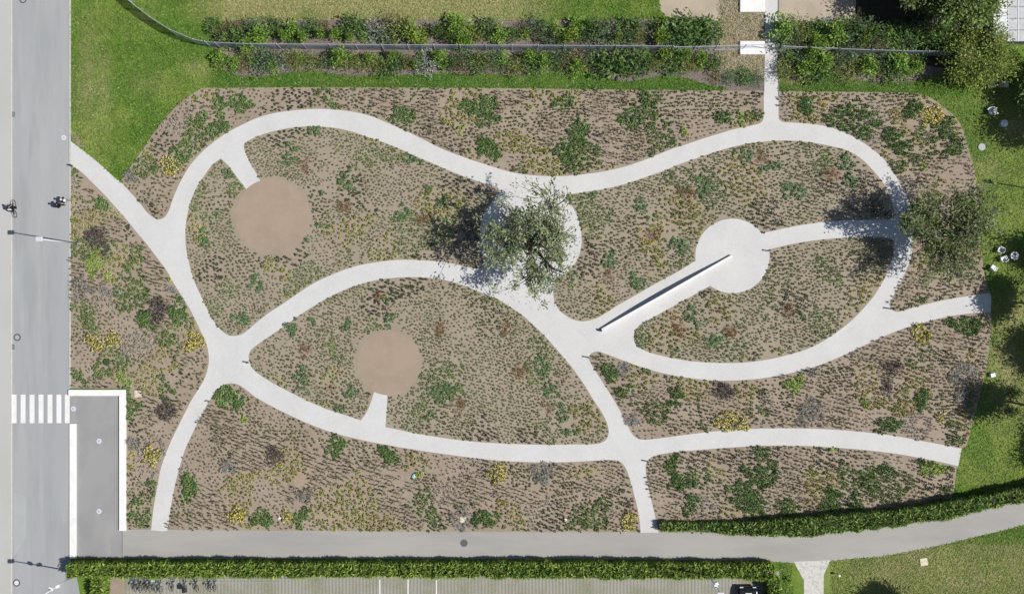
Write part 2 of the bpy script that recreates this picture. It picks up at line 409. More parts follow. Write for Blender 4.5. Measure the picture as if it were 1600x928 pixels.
# paver stripes
def paver_mat():
    m, nt, b = new_mat('grass_paver')
    b.inputs['Roughness'].default_value = 0.95
    tc = nt.nodes.new('ShaderNodeTexCoord')
    w = nt.nodes.new('ShaderNodeTexWave'); w.inputs['Scale'].default_value = 0.95; w.inputs['Distortion'].default_value = 0.6; w.inputs['Detail'].default_value = 2
    n = nt.nodes.new('ShaderNodeTexNoise'); n.inputs['Scale'].default_value = 0.35; n.inputs['Detail'].default_value = 6
    n2 = nt.nodes.new('ShaderNodeTexNoise'); n2.inputs['Scale'].default_value = 6.0
    r = nt.nodes.new('ShaderNodeValToRGB'); r.color_ramp.elements[0].color = (0.215, 0.21, 0.175, 1); r.color_ramp.elements[1].color = (0.315, 0.305, 0.27, 1)
    g = nt.nodes.new('ShaderNodeValToRGB'); g.color_ramp.elements[0].position = .45; g.color_ramp.elements[1].position = .68
    mx = nt.nodes.new('ShaderNodeMix'); mx.data_type = 'RGBA'; mx.inputs['B'].default_value = (0.19, 0.20, 0.125, 1)
    mx2 = nt.nodes.new('ShaderNodeMix'); mx2.data_type = 'RGBA'; mx2.inputs['B'].default_value = (0.34, 0.32, 0.27, 1)
    mr = nt.nodes.new('ShaderNodeMapRange'); mr.inputs['From Min'].default_value = .5; mr.inputs['From Max'].default_value = .7; mr.inputs['To Max'].default_value = .5
    L = nt.links.new
    for q in (w, n, n2): L(tc.outputs['Object'], q.inputs['Vector'])
    L(w.outputs['Fac'], r.inputs['Fac']); L(n.outputs['Fac'], g.inputs['Fac'])
    L(r.outputs['Color'], mx.inputs['A']); L(g.outputs['Color'], mx.inputs['Factor'])
    L(mx.outputs['Result'], mx2.inputs['A']); L(n2.outputs['Fac'], mr.inputs['Value']); L(mr.outputs['Result'], mx2.inputs['Factor'])
    L(mx2.outputs['Result'], b.inputs['Base Color'])
    return m
M_paver = paver_mat()

# ================================================================== LAWN COLOUR (where the turf itself is lush, mown or dry)
DRY = [(1440, 870, 60, 40, .35), (1560, 880, 60, 40, .3), (1580, 600, 30, 55, .7), (1590, 480, 22, 30, .5), (1585, 200, 22, 22, .7), (1575, 555, 25, 25, .5), (1570, 505, 26, 18, .5), (1540, 265, 25, 18, .4),
       (1380, 905, 50, 30, .35), (1500, 915, 50, 30, .3), (140, 60, 14, 80, .25), (135, 150, 20, 60, .45), (165, 140, 10, 70, .4), (230, 130, 40, 20, .2), (305, 110, 20, 12, .45), (225, 25, 25, 10, .2),
       (1240, 127, 20, 6, .5), (1320, 125, 20, 6, .3), (400, 5, 60, 30, .6), (560, 10, 90, 25, .5), (740, 10, 80, 20, .6), (1600, 905, 30, 50, .2), (1490, 112, 50, 14, .5), (1560, 150, 40, 12, .3)]
def lawn_colour(px, py):
    px = np.asarray(px, float); py = np.asarray(py, float)
    n1 = fbm(px, py, 42, 3); n2 = fbm(px, py, 14, 9)
    lush = np.stack([0.075 + 0 * px, 0.135 + 0 * px, 0.02 + 0 * px], -1)
    bright = np.array([0.135, 0.18, 0.038])
    dark = np.array([0.04, 0.088, 0.013])
    st = vnoise(px * .8 - py * .6 + 9 * n1, (px * .6 + py * .8) * .16, 9, 15)
    t = np.clip((n1 - .40) * 3.0 + (st - .5) * .7, 0, 1)[..., None]
    c = lush * (1 - t) + bright * t
    t = np.clip((n2 - .55) * 3, 0, 1)[..., None] * .6
    c = c * (1 - t) + dark * t
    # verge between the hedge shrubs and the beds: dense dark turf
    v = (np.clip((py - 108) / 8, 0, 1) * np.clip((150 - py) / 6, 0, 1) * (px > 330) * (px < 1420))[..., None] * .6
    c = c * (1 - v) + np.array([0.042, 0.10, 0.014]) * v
    d = np.zeros_like(px)
    for (x, y, rx, ry, a) in DRY:
        d = d + a * np.exp(-(((px - x) / rx) ** 2 + ((py - y) / ry) ** 2))
    d = d + .46 * np.clip((40 - py) / 6, 0, 1) * np.clip((px - 290) / 70, 0, 1) * np.clip((930 - px) / 160, 0, 1) + .22 * (py > 850) * (px > 1280) + .10 * (px > 1450) * (py > 150) * (py < 760)
    d = np.clip(d * (0.35 + 1.3 * n2), 0, .85)[..., None]
    return (c * (1 - d) + np.array([0.25, 0.22, 0.115]) * d) * np.array([1.34, 1.42, 1.25])

# ================================================================== GROUND
g = MB(); g.raw([(-400, -400, -.08), (400, -400, -.08), (400, 400, -.08), (-400, 400, -.08)], [(0, 1, 2, 3)])
tag(g.build('ground', ground_mat('far_grass', [(0.08, 0.12, 0.03), ((0.15, 0.15, 0.06), 0.05, .4, .6, .8, (1, 1, 1)), ((0.05, 0.09, 0.02), .6, .45, .65, .7, (1, 1, 1))])), kind='structure')

nx, ny = 330, 210
gx = np.linspace(-40, 1720, nx); gy = np.linspace(-80, 1010, ny)
GX, GY = np.meshgrid(gx, gy, indexing='ij')
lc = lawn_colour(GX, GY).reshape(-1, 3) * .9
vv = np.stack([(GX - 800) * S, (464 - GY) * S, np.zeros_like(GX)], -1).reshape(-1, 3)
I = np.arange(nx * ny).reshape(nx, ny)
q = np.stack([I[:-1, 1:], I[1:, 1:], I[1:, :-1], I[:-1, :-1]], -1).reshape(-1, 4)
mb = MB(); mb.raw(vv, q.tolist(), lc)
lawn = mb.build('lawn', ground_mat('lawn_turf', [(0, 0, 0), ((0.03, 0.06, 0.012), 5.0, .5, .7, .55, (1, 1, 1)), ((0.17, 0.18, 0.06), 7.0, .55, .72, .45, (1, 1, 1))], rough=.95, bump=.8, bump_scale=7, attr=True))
lawn['kind'] = 'structure'

sheet('road', [(18.5, -80), (109, -80), (109, 1010), (18.5, 1010)], 0.012, M_road, smooth=False)
sheet('pavement', [(-260, -80), (17.5, -80), (17.5, 1010), (-260, 1010)], 0.10, M_side, skirt=.12, smooth=False)
sheet('road_repair_patch', [(21, 768), (40, 775), (41, 840), (22, 868)], 0.016, ground_mat('patch_asphalt', [(0.37, 0.385, 0.385), ((0.34, .355, .36), .4, .4, .6, .8, (1, 1, 1))]), skirt=.003, smooth=False)
sheet('road', [(40, 868), (108, 868), (121, 905), (127, 940), (127, 1010), (30, 1010)], 0.015, M_road, skirt=.003, smooth=False).name = 'road_mouth'
mb = MB(); mb.box(W(18.2, 464, .06), (.11, 70, .13)); tag(mb.build('kerb', M_white_kerb), kind='structure')
mb = MB(); mb.box(W(109.6, 260, .02), (.17, 43.2, .06)); tag(mb.build('kerb', M_kerb), kind='structure')

# service lane, sweeping up to the right
LANE = [(188, 826), (400, 826), (800, 827), (1000, 827), (1150, 829), (1200, 831), (1250, 833), (1300, 829.5), (1350, 824), (1400, 817), (1450, 808), (1500, 797), (1550, 785), (1600, 773), (1720, 742),
        (1720, 786), (1600, 819), (1575, 826), (1525, 838), (1475, 850), (1425, 860), (1375, 868.5), (1325, 873), (1297, 876), (1240, 879), (1200, 876.5), (1000, 874), (500, 872.5), (188, 872)]
sheet('service_lane', LANE, 0.014, M_lane)
sheet('footway', [(1240, 877), (1297, 874.5), (1287, 898), (1286, 1010), (1257, 1010), (1256, 906)], 0.02, M_spur, smooth=False)
sheet('ramp_lane', [(108, 612), (192, 612), (192, 872), (108, 872)], 0.017, M_ramp, smooth=False)
sheet('parking_bay', [(176, 892), (1218, 892), (1218, 1010), (176, 1010)], 0.010, M_paver, smooth=False)
sheet('garden_path', PATH, 0.030, M_path, skirt=.05)
for k in BEDS:
    o = sheet('planting_bed', BEDS[k], 0.040, M_soil_in if k in 'CDEF' else M_soil, skirt=.05, smooth=False)
sheet('clay_circle', arc(426, 338.5, 59, 0, 352.5, 47), 0.052, M_clay, skirt=.03, smooth=False)
sheet('clay_circle', arc(607.5, 567, 50.3, 0, 352.5, 47), 0.052, M_clay, skirt=.03, smooth=False)
sheet('bare_soil_spot', [(473 + 13.5 * math.cos(a) * (1 + .08 * math.sin(3 * a)), 750 + 13 * math.sin(a)) for a in np.linspace(0, 2 * PI, 24, endpoint=False)], 0.046, M_clay, skirt=.01)
sheet('bare_soil_spot', [(110.5, 203), (120, 211), (137, 232), (125, 230), (112, 219)], 0.02, M_soil, skirt=.02, smooth=False)
# mulched shrub border, gravel, dry grass and the lane up the middle
MUL_L = [(334, 48), (342, 37), (375, 33), (500, 31.5), (700, 31), (900, 32), (1040, 30), (1120, 36), (1130, 60), (1126, 100), (1160, 104), (1194, 108), (1194, 143), (1140, 142), (1128, 137), (1100, 131), (1075, 123), (1050, 118.5),
         (1025, 119.5), (1005, 124), (985, 127.5), (960, 126), (935, 118), (915, 112.5), (890, 110.5), (860, 111), (835, 114), (815, 119), (790, 118), (760, 116), (730, 117), (700, 114.5), (675, 116), (640, 118), (600, 117), (560, 119.5), (520, 116), (480, 110.5), (455, 113), (430, 117.5), (400, 120), (370, 118), (350, 108), (338, 88)]
sheet('mulch_border', MUL_L, 0.006, M_mulch, skirt=.02)
MUL_R = [(1216, 40), (1340, 36), (1480, 60), (1500, 100), (1440, 125), (1400, 129), (1370, 129), (1345, 127), (1320, 118), (1300, 114), (1280, 119), (1265, 125), (1245, 127), (1228, 122), (1216, 115)]
sheet('painted_shade_soil', [(1336, 42), (1340, -90), (1535, -90), (1540, 66), (1490, 108), (1440, 100), (1400, 70)], 0.010, ground_mat('litter', [(.055, .048, .03), ((.03, .028, .018), 3.0, .4, .65, .8, (1, 1, 1)), ((.12, .10, .06), 8.0, .56, .7, .6, (1, 1, 1))], bump=.6), skirt=.02)  # dark soil; sheet and material colour also paint in the tree shade
sheet('mulch_border', MUL_R, 0.006, M_mulch, skirt=.02)
sheet('gravel_strip', [(1040, -80), (1150, -80), (1150, 10), (1132, 30), (1110, 33), (1075, 32), (1040, 26), (1030, 10)], 0.009, M_gravel)
sheet('gravel_strip', [(1216, -80), (1340, -80), (1338, 30), (1310, 34), (1260, 38), (1216, 43)], 0.009, M_gravel)
sheet('dry_grass_ground', [(1120, -80), (1194, -80), (1194, 112), (1150, 105), (1124, 98), (1128, 60), (1132, 36), (1130, 0)], 0.011, M_drygrass)
sheet('bare_soil_spot', [(172, 897), (195, 897), (194, 1010), (173, 1010)], 0.016, M_soil, smooth=False)
for (x0, x1) in ((1192.7, 1194.3), (1215.7, 1217.3)):
    mb = MB(); mb.box(((((x0 + x1) / 2) - 800) * S, (464 - 40) * S, .02), ((x1 - x0) * S, 13.0, .06)); tag(mb.build('kerb', mat('dark_kerb', (.2, .2, .2), .8)), kind='structure')
# lane joint, crosswalk, bay lines, pictograms
mb = MB()
for i in range(7):
    mb.box(W(22.2 + i * 14.0 - (1 if i == 6 else 0), 638.5, .0165), (7.6 * S, 44.5 * S, .006))
tag(mb.build('crosswalk_markings', M_paint), kind='structure')
mb = MB()
for x in (593.5, 637.5, 682): mb.box(W(x, 940, .0135), (.11, 4.4, .006))
tag(mb.build('bay_lines', M_paint), kind='structure')
mb = MB(); mb.box(W(191, 850, .0195), (.04, 2.6, .002)); tag(mb.build('lane_joint', M_iron), kind='structure')

def pictogram(px, py, z):
    mb = MB()
    seg = 24; r0, r1 = .13, .24
    vs = []; fs = []
    for i in range(seg):
        a = 2 * PI * i / seg
        for r in (r0, r1): vs.append((r * math.cos(a), r * math.sin(a), 0))
    for i in range(seg):
        j = (i + 1) % seg
        fs.append((2 * i, 2 * i + 1, 2 * j + 1, 2 * j))
    mb.raw(vs, fs)
    mb.box((0, 0, .001), (.06, .2, .002)); mb.box((.09, 0, .001), (.05, .09, .002))
    o = mb.build('painted_roundel', mat('roundel_paint', (.60, .60, .68), .7)); o.location = W(px, py, z); o['kind'] = 'structure'
for p in ((100, 215.5), (115, 638.5), (155, 689), (155, 798.5)): pictogram(*p, .0215)

# ================================================================== LOW WALLS
def wall(name, label, x0, y0, x1, y1, h):
    mb = MB()
    mb.box(((((x0 + x1) / 2) - 800) * S, (464 - (y0 + y1) / 2) * S, h / 2 + .005), (abs(x1 - x0) * S, abs(y1 - y0) * S, h - .01), bev=.015)
    return tag(mb.build(name, M_white), label, 'wall', 'white walls round the ramp')
wall('low_wall', 'white low wall across the head of the grey ramp beside the zebra crossing', 108.3, 608.5, 187.3, 618, .24)
wall('low_wall', 'long white low wall between the grey ramp and the planting', 187.5, 608.5, 198, 828, .26)
wall('low_wall', 'white low wall between the wide road and the grey ramp', 109.5, 661.5, 120, 872, .16)

# seat wall on the path to the round plaza
r = thing('seat_wall', 'long narrow white wall running up the path to the round plaza', 'wall', W(1042, 457))
a = Vector(W(940, 515)); b = Vector(W(1143, 400)); d = (b - a).normalized(); nrm = Vector((-d.y, d.x, 0))
N = 24; vs = []; fs = []
for i in range(N + 1):
    t = i / N
    p = a + (b - a) * t - Vector(W(1042, 457))
    h = .36 + .42 * math.sin(PI * min(1, t * 1.06)) ** 1.0 if t < .94 else .36
    hw = .11
    for (sx, sz) in ((-1, 0.02), (1, 0.02), (1, h), (-1, h)):
        q = p + nrm * hw * sx
        vs.append((q.x, q.y, sz))
for i in range(N):
    for k in range(4):
        l = (k + 1) % 4
        fs.append((i * 4 + k, i * 4 + l, (i + 1) * 4 + l, (i + 1) * 4 + k))
fs += [(3, 2, 1, 0), (N * 4, N * 4 + 1, N * 4 + 2, N * 4 + 3)]
mb = MB(); mb.raw(vs, fs); mb.build('wall_body', M_white, r)
mb = MB()
p = a - Vector(W(1042, 457)) - d * .12
mb.box((p.x, p.y, .28), (.1, .24, .5), rz=math.atan2(d.y, d.x), bev=.01); mb.build('end_cap', M_black, r)

# ================================================================== FOLIAGE BUILDERS
def leaf_quads(c, d, L, Wd, col, flat=0.0):
    """rhombic leaves: centre (N,3), direction (N,3), length, width, colour (N,3)"""
    n = len(c)
    d = d / np.maximum(np.linalg.norm(d, axis=1, keepdims=True), 1e-6)
    r = rng.normal(size=(n, 3)); r[:, 2] += flat * 3
    s = np.cross(d, r); s /= np.maximum(np.linalg.norm(s, axis=1, keepdims=True), 1e-6)
    L = np.broadcast_to(np.asarray(L, float).reshape(-1, 1), (n, 1)); Wd = np.broadcast_to(np.asarray(Wd, float).reshape(-1, 1), (n, 1))
    p0 = c - d * L / 2; p2 = c + d * L / 2; p1 = c + s * Wd / 2 - d * L * .08; p3 = c - s * Wd / 2 - d * L * .08
    v = np.stack([p0, p1, p2, p3], 1).reshape(-1, 3)
    return v, np.repeat(col, 4, axis=0)

def jitter_col(base, n, amt=.3, hue=.12):
    base = np.asarray(base, float)
    k = 1 + (rng.random((n, 1)) - .5) * 2 * amt
    h = 1 + (rng.random((n, 3)) - .5) * 2 * hue
    return np.clip(base * k * h, 0, 1)

def pick_cols(cols, n, amt=.25, hue=.1):
    cols = np.asarray(cols, float)
    return jitter_col(cols[rng.integers(0, len(cols), n)], n, amt, hue)

def bezier(p0, p1, p2, n):
    return [p0 * (1 - t) ** 2 + p1 * 2 * t * (1 - t) + p2 * t * t for t in [i / n for i in range(n + 1)]]

def tree(name, label, px, py, H, R, fork, seed, cols, nlimb=7, nsub=6, leaves=60, leaf=(.26, .09), trunk_r=.2, sigma=.42, group=None, sym=(1, 1), cat='tree', bark=None, low=.45, lean=(0, 0), twig=.5):
    rr = random.Random(seed)
    root = thing(name, label, cat, W(px, py), 0, group)
    tb = MB(); lb = MB()
    top = Vector((rr.uniform(-.2, .2), rr.uniform(-.2, .2), fork))
    tb.tube(bezier(Vector((0, 0, -.05)), Vector((rr.uniform(-.15, .15), rr.uniform(-.15, .15), fork * .5)), top, 5), [trunk_r * (1.25 - .1 * i) for i in range(6)], 8)
    C = []; 
    a0 = rr.uniform(0, 6)
    for i in range(nlimb):
        az = a0 + 2 * PI * i / nlimb + rr.uniform(-.35, .35)
        rad = R * (rr.uniform(.45, .82) if i % 3 else rr.uniform(.12, .4))
        zz = H * (rr.uniform(low + .1, .82) if i % 3 else rr.uniform(.8, .95))
        end = Vector((rad * math.cos(az) * sym[0] + lean[0], rad * math.sin(az) * sym[1] + lean[1], zz))
        mid = top.lerp(end, .45) + Vector((rr.uniform(-.5, .5), rr.uniform(-.5, .5), rr.uniform(.0, .22) * H))
        pts = bezier(top, mid, end, 8)
        tb.tube(pts, [trunk_r * .62 * (1 - .085 * k) for k in range(9)], 6)
        for j in range(nsub):
            k = rr.uniform(.3, 1.0); idx = min(7, int(k * 8)); st = pts[idx].lerp(pts[idx + 1], k * 8 - idx if k < 1 else 1)
            az2 = az + rr.uniform(-1.5, 1.5); l2 = R * rr.uniform(.22, .46)
            e2 = st + Vector((l2 * math.cos(az2), l2 * math.sin(az2), rr.uniform(-.25, .4) * l2))
            if e2.z < H * low: e2.z = H * low + rr.uniform(0, .4)
            m2 = st.lerp(e2, .5) + Vector((rr.uniform(-.3, .3), rr.uniform(-.3, .3), rr.uniform(0, .35)))
            p2 = bezier(st, m2, e2, 5)
            tb.tube(p2, [trunk_r * .24 * (1 - .15 * q_) for q_ in range(6)], 4)
            for t in range(4):
                s3 = p2[2 + t] if 2 + t < 6 else p2[5]
                e3 = s3 + Vector((rr.gauss(0, twig), rr.gauss(0, twig), rr.gauss(.08, .3)))
                tb.tube([s3, s3.lerp(e3, .5) + Vector((rr.gauss(0, .12), rr.gauss(0, .12), .08)), e3], [trunk_r * .12, trunk_r * .09, .012], 3)
                C.append((e3, (e3 - s3)))
                C.append((s3.lerp(e3, .45), (e3 - s3)))
    for (c, dv) in C:
        n = int(leaves * rr.uniform(.35, 1.3))
        off = rng.normal(size=(n, 3)) * sigma * np.array([1, 1, .7])
        cc = np.array(c) + off
        dd = off * .6 + rng.normal(size=(n, 3)) * .35 + np.array(dv) * .4
        dd[:, 2] *= .55
        v, col = leaf_quads(cc, dd, leaf[0] * (0.6 + .8 * rng.random(n)), leaf[1] * (0.7 + .6 * rng.random(n)), np.clip(pick_cols(cols, n) * K_, 0, .8), .45)
        lb.regular(v, 4, col)
    tb.build('trunk', bark or M_bark, root, smooth=True)
    lb.build('crown', M_leaf2, root)
    return root

K_ = 1.75
OLIVE = [(.16, .18, .105), (.125, .155, .07), (.20, .215, .15), (.14, .175, .06), (.10, .125, .065)]
DARKG = [(.06, .088, .026), (.085, .118, .034), (.045, .06, .022), (.12, .13, .06), (.07, .095, .024)]
MIDG = [(.06, .095, .025), (.08, .12, .03), (.05, .08, .02), (.11, .14, .05)]
YELG = [(.17, .205, .035), (.13, .17, .03), (.20, .22, .06), (.10, .14, .03)]

tree('olive_tree', 'airy olive tree with crooked limbs standing in the pale round plaza', 828, 387, 9.6, 5.1, 2.0, 8, OLIVE, nlimb=11, nsub=6, leaves=15, leaf=(.34, .13), trunk_r=.28, sigma=.23, low=.48, twig=1.0, bark=mat('olive_bark', (.075, .075, .045), .9, .1, var=.3))
tree('broadleaf_tree', 'wide dark broadleaf tree shading the path junction by the right lawn', 1446, 367, 8.0, 4.9, 2.1, 12, DARKG + OLIVE[1:2], nlimb=11, nsub=7, leaves=17, leaf=(.31, .13), trunk_r=.26, sigma=.28, low=.5, sym=(1.0, 1.12), twig=.85, bark=mat('grey_bark', (.22, .20, .17), .9, .1, var=.3))
EDGE = 'trees at the right edge of the garden'
tree('broadleaf_tree', 'tall dense tree beside the white roofed shed', 1474, 8, 9.0, 3.5, 2.5, 21, [(.08, .13, .03), (.10, .15, .04), (.065, .105, .025), (.14, .18, .06)], nlimb=11, nsub=8, leaves=60, leaf=(.30, .15), trunk_r=.26, sigma=.5, low=.3)
tree('broadleaf_tree', 'unseen dark tree added above the top edge to deepen shade left of the shed', 1455, -62, 9.5, 5.0, 2.5, 27, DARKG, nlimb=11, nsub=8, leaves=60, leaf=(.30, .15), trunk_r=.26, sigma=.5, low=.3)  # unseen tree added to deepen the cast shade in this corner
tree('broadleaf_tree', 'dark tree added past the top edge to spread shade above the wooden pallet', 1436, -24, 9.0, 4.2, 2.5, 28, DARKG, nlimb=11, nsub=8, leaves=60, leaf=(.30, .15), trunk_r=.24, sigma=.5, low=.35)  # added beyond the edge so the tree shade reaches further left
tree('small_tree', 'yellow green bushy tree at the right end of the mesh fence', 1516, 98, 4.2, 3.4, .8, 22, YELG + MIDG[:2], nlimb=9, nsub=7, leaves=34, leaf=(.24, .10), trunk_r=.13, sigma=.42, low=.2)
tree('small_tree', 'dark shaded tree below the white roofed shed near the hive boxes', 1610, 140, 4.6, 2.6, 1.2, 23, MIDG, nlimb=7, nsub=6, leaves=30, leaf=(.26, .12), trunk_r=.13, sigma=.45, low=.3)
for k, (x, y, H, R, sg) in enumerate(((1660, 200, 8.6, 2.6, 31), (1618, 477, 6.6, 1.9, 32), (1662, 556, 6.6, 2.0, 33), (1606, 634, 7.6, 1.7, 34), (1712, 700, 7.5, 4.0, 35), (1668, 408, 6.8, 2.2, 36))):
    tree('lawn_tree', ['lawn tree whose shadow falls on the round pale table', 'lawn tree casting its thin trunk shadow toward the upper path end', 'lawn tree whose oval shadow lies below the upper path end',
                       'lawn tree with a straight trunk shadow reaching the silvery clumps', 'big lawn tree throwing the dark shadow above the curved hedge', 'lawn tree shading the white garden chairs'][k],
         x, y, H, R, H * .42, sg, MIDG, nlimb=6, nsub=5, leaves=34, leaf=(.28, .13), trunk_r=.10, sigma=.45, low=.5, group=EDGE)
tree('lawn_tree', 'spiky dark tree on the lawn beside the pale footway', 1432, 952, 7.6, 2.0, 2.0, 41, DARKG, nlimb=7, nsub=6, leaves=36, leaf=(.34, .12), trunk_r=.12, sigma=.42, low=.45)

# ------------------------------------------------------------------ hedges
def hedge(label, line, hw, h, seed, cols, group='clipped hedges'):
    """line: centre line in photo pixels; hw: half width px; h metres"""
    P = [Vector(W(*p)) for p in line]
    mb = MB()
    # dense leafy core
    secs = []
    n = len(P)
    pts = []
    for i in range(n - 1):
        m = max(1, int((P[i + 1] - P[i]).length / .5))
        for k in range(m): pts.append((P[i].lerp(P[i + 1], k / m), i + k / m))
    pts.append((P[-1], n - 1.0))
    def hv(i): 
        i0 = int(min(i, n - 2)); f = i - i0
        return hw[i0] * (1 - f) + hw[i0 + 1] * f, h[i0] * (1 - f) + h[i0 + 1] * f
    vs = []; fs = []
    for j, (p, i) in enumerate(pts):
        a = pts[max(0, j - 1)][0]; b = pts[min(len(pts) - 1, j + 1)][0]
        t = (b - a).normalized(); nn = Vector((-t.y, t.x, 0))
        w, hh = hv(i); w *= S
        wob = lambda s_: .82 + .16 * rnd.random()
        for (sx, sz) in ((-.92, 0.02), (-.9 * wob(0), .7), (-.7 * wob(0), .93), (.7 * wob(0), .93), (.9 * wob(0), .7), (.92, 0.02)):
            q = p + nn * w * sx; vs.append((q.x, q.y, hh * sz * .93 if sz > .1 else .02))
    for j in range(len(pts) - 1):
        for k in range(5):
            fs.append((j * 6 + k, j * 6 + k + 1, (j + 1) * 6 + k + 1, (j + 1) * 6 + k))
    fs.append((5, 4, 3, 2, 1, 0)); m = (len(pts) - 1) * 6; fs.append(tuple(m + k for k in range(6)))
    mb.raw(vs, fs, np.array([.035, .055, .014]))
    # leaves over top, sides and ends
    for j in range(len(pts) - 1):
        p, i = pts[j]; b = pts[j + 1][0]
        t = (b - p).normalized(); nn = Vector((-t.y, t.x, 0)); seg = (b - p).length
        w, hh = hv(i); w *= S
        area = seg * (2 * w + 2 * hh)
        m = int(area * 95)
        u = rng.random(m) * (2 * w + 2 * hh)
        x = np.where(u < hh, -w, np.where(u < hh + 2 * w, u - hh - w, w))
        z = np.where(u < hh, u, np.where(u < hh + 2 * w, hh, 2 * hh + 2 * w - u))
        side = np.where(u < hh, -1.0, np.where(u < hh + 2 * w, 0.0, 1.0))
        s_ = rng.random(m) * seg
        bulge = .17 * (vnoise(s_ + p.x * 1.0, x + p.y, .9, 5) - .5) * 2 + .10 * (vnoise(s_ + p.x, x * .3 + p.y, 3.1, 6) - .5) * 2
        c = np.outer(s_, np.array(t)) + np.outer(x * (1 + bulge), np.array(nn)) + np.array(p)
        c[:, 2] = z * (1 + bulge * .6) + rng.normal(size=m) * .09
        nrm_ = np.outer(side, np.array(nn)); nrm_[:, 2] = np.where(side == 0, 1.0, .35)
        d = nrm_ * .8 + rng.normal(size=(m, 3)) * .55
        # leaf tones vary at random, alike on every face
        v, col = leaf_quads(c, d, .42 * (.5 + 1.0 * rng.random(m)), .105 * (.7 + .7 * rng.random(m)), np.clip(pick_cols(cols, m, .4, .12) * 2.2, 0, .8), .5)
        mb.regular(v, 4, col)
    for (p, q_, i) in ((pts[0][0], pts[1][0], 0), (pts[-1][0], pts[-2][0], n - 1.001)):
        t = (p - q_).normalized(); nn = Vector((-t.y, t.x, 0)); w, hh = hv(i); w *= S
        m = int(2 * w * hh * 110)
        c = np.outer((rng.random(m) * 2 - 1) * w, np.array(nn)) + np.array(p) + np.outer(rng.random(m) * .1, np.array(t)); c[:, 2] = rng.random(m) * hh
        d = np.array(t) * .7 + rng.normal(size=(m, 3)) * .6
        v, col = leaf_quads(c, d, .28 * (.6 + .8 * rng.random(m)), .09 * (.7 + .7 * rng.random(m)), np.clip(pick_cols(cols, m, .4, .12) * 2.2, 0, .8), .5)
        mb.regular(v, 4, col)
    o = mb.build('hedge', M_fol)
    return tag(o, label, 'hedge', group)
HG = [(.09, .14, .025), (.07, .115, .022), (.12, .17, .03), (.15, .19, .035), (.055, .09, .02)]
HD = [(.055, .095, .025), (.075, .12, .03), (.045, .08, .02), (.10, .145, .035), (.13, .17, .04)]
hedge('very long straight hedge between the grey lane and the parking bays', [(117, 884.5), (400, 884), (800, 884), (1203, 886)], [9.5, 9.5, 9.5, 10.5], [1.8, 1.8, 1.8, 1.8], 1, HG)
hedge('curved hedge on the inner side of the bending lane', [(1031, 820), (1100, 821), (1150, 822), (1200, 820), (1250, 818), (1300, 814), (1350, 809), (1400, 803), (1450, 796), (1500, 786.5), (1550, 776), (1600, 765), (1660, 749)],
      [5, 5.5, 8, 11, 12, 12, 11, 10.5, 10, 9.5, 9, 9, 9], [.9, .9, 1.3, 1.7, 1.8, 1.8, 1.8, 1.8, 1.8, 1.8, 1.8, 1.8, 1.8], 2, HD)
hedge('short hedge stub left of the parked bicycles', [(162, 899), (163, 985)], [9, 9], [1.7, 1.7], 3, HG)
hedge('short hedge stub beside the parked black car', [(1204, 899), (1206, 985)], [9, 9], [1.7, 1.7], 4, HG)

# ================================================================== SHRUBS along the mesh fence
def shrub_mesh(name, R, H, n, cols, leaf, seed, shape='round', twig=(.12, .09, .06)):
    mb = MB(); rr = random.Random(seed)
    ns = 7
    tips = []
    for i in range(ns):
        az = rr.uniform(0, 2 * PI); q = rr.uniform(.3, .8) * R
        if shape == 'column': q *= .6
        e = Vector((q * math.cos(az), q * math.sin(az), H * rr.uniform(.55, .9)))
        mb.tube([Vector((0, 0, -.03)), Vector((e.x * .35, e.y * .35, e.z * .55)), e], [.03, .022, .008], 4, col=np.array(twig))
        tips.append(e)
    u = rng.normal(size=(n, 3)); u /= np.linalg.norm(u, axis=1, keepdims=True)
    rad = rng.random(n) ** .45
    lump = 1 + .28 * np.sin(u[:, 0] * 4 + seed) * np.cos(u[:, 1] * 5 + seed * 2) + .12 * np.sin(u[:, 2] * 9 + seed)
    c = u * (rad * lump)[:, None] * np.array([R, R, H * .5]) + np.array([0, 0, H * .52])
    if shape == 'column': c[:, :2] *= (1.15 - .75 * (c[:, 2:3] / H).clip(0, 1))
    if shape == 'vase': c[:, :2] *= (.35 + .85 * (c[:, 2:3] / H).clip(0, 1.1))
    c[:, 2] = np.maximum(c[:, 2], .06)
    d = u * .8 + rng.normal(size=(n, 3)) * .5; d[:, 2] += .25
    v, col = leaf_quads(c, d, leaf[0] * (.6 + .8 * rng.random(n)), leaf[1] * (.7 + .6 * rng.random(n)), np.clip(pick_cols(cols, n, .35, .12) * 2.0, 0, .8), .5)
    mb.regular(v, 4, col)
    o = mb.build(name, M_fol); me = o.data
    bpy.data.objects.remove(o)
    return me

SP = {
    'dark':   ('dark green broadleaf shrub', [(.045, .085, .022), (.06, .105, .028), (.035, .065, .018), (.085, .13, .04)], (.22, .10), 'round'),
    'bright': ('bright green leafy shrub', [(.10, .17, .03), (.13, .20, .035), (.08, .14, .025)], (.22, .10), 'column'),
    'lime':   ('lime green shrub', [(.13, .19, .03), (.11, .165, .025), (.155, .205, .045)], (.22, .11), 'vase'),
    'silver': ('silvery grey shrub', [(.13, .155, .125), (.17, .195, .165), (.09, .12, .085), (.21, .235, .20)], (.20, .06), 'round'),
    'olive':  ('olive green feathery shrub', [(.11, .13, .04), (.085, .11, .035), (.15, .155, .055)], (.24, .05), 'vase'),
    'bluish': ('blue green shrub', [(.06, .10, .05), (.08, .12, .065), (.045, .075, .038)], (.20, .07), 'round'),
    'brown':  ('brownish bare twigged shrub', [(.12, .095, .055), (.09, .085, .04), (.16, .12, .075), (.08, .10, .035)], (.22, .05), 'vase'),
}
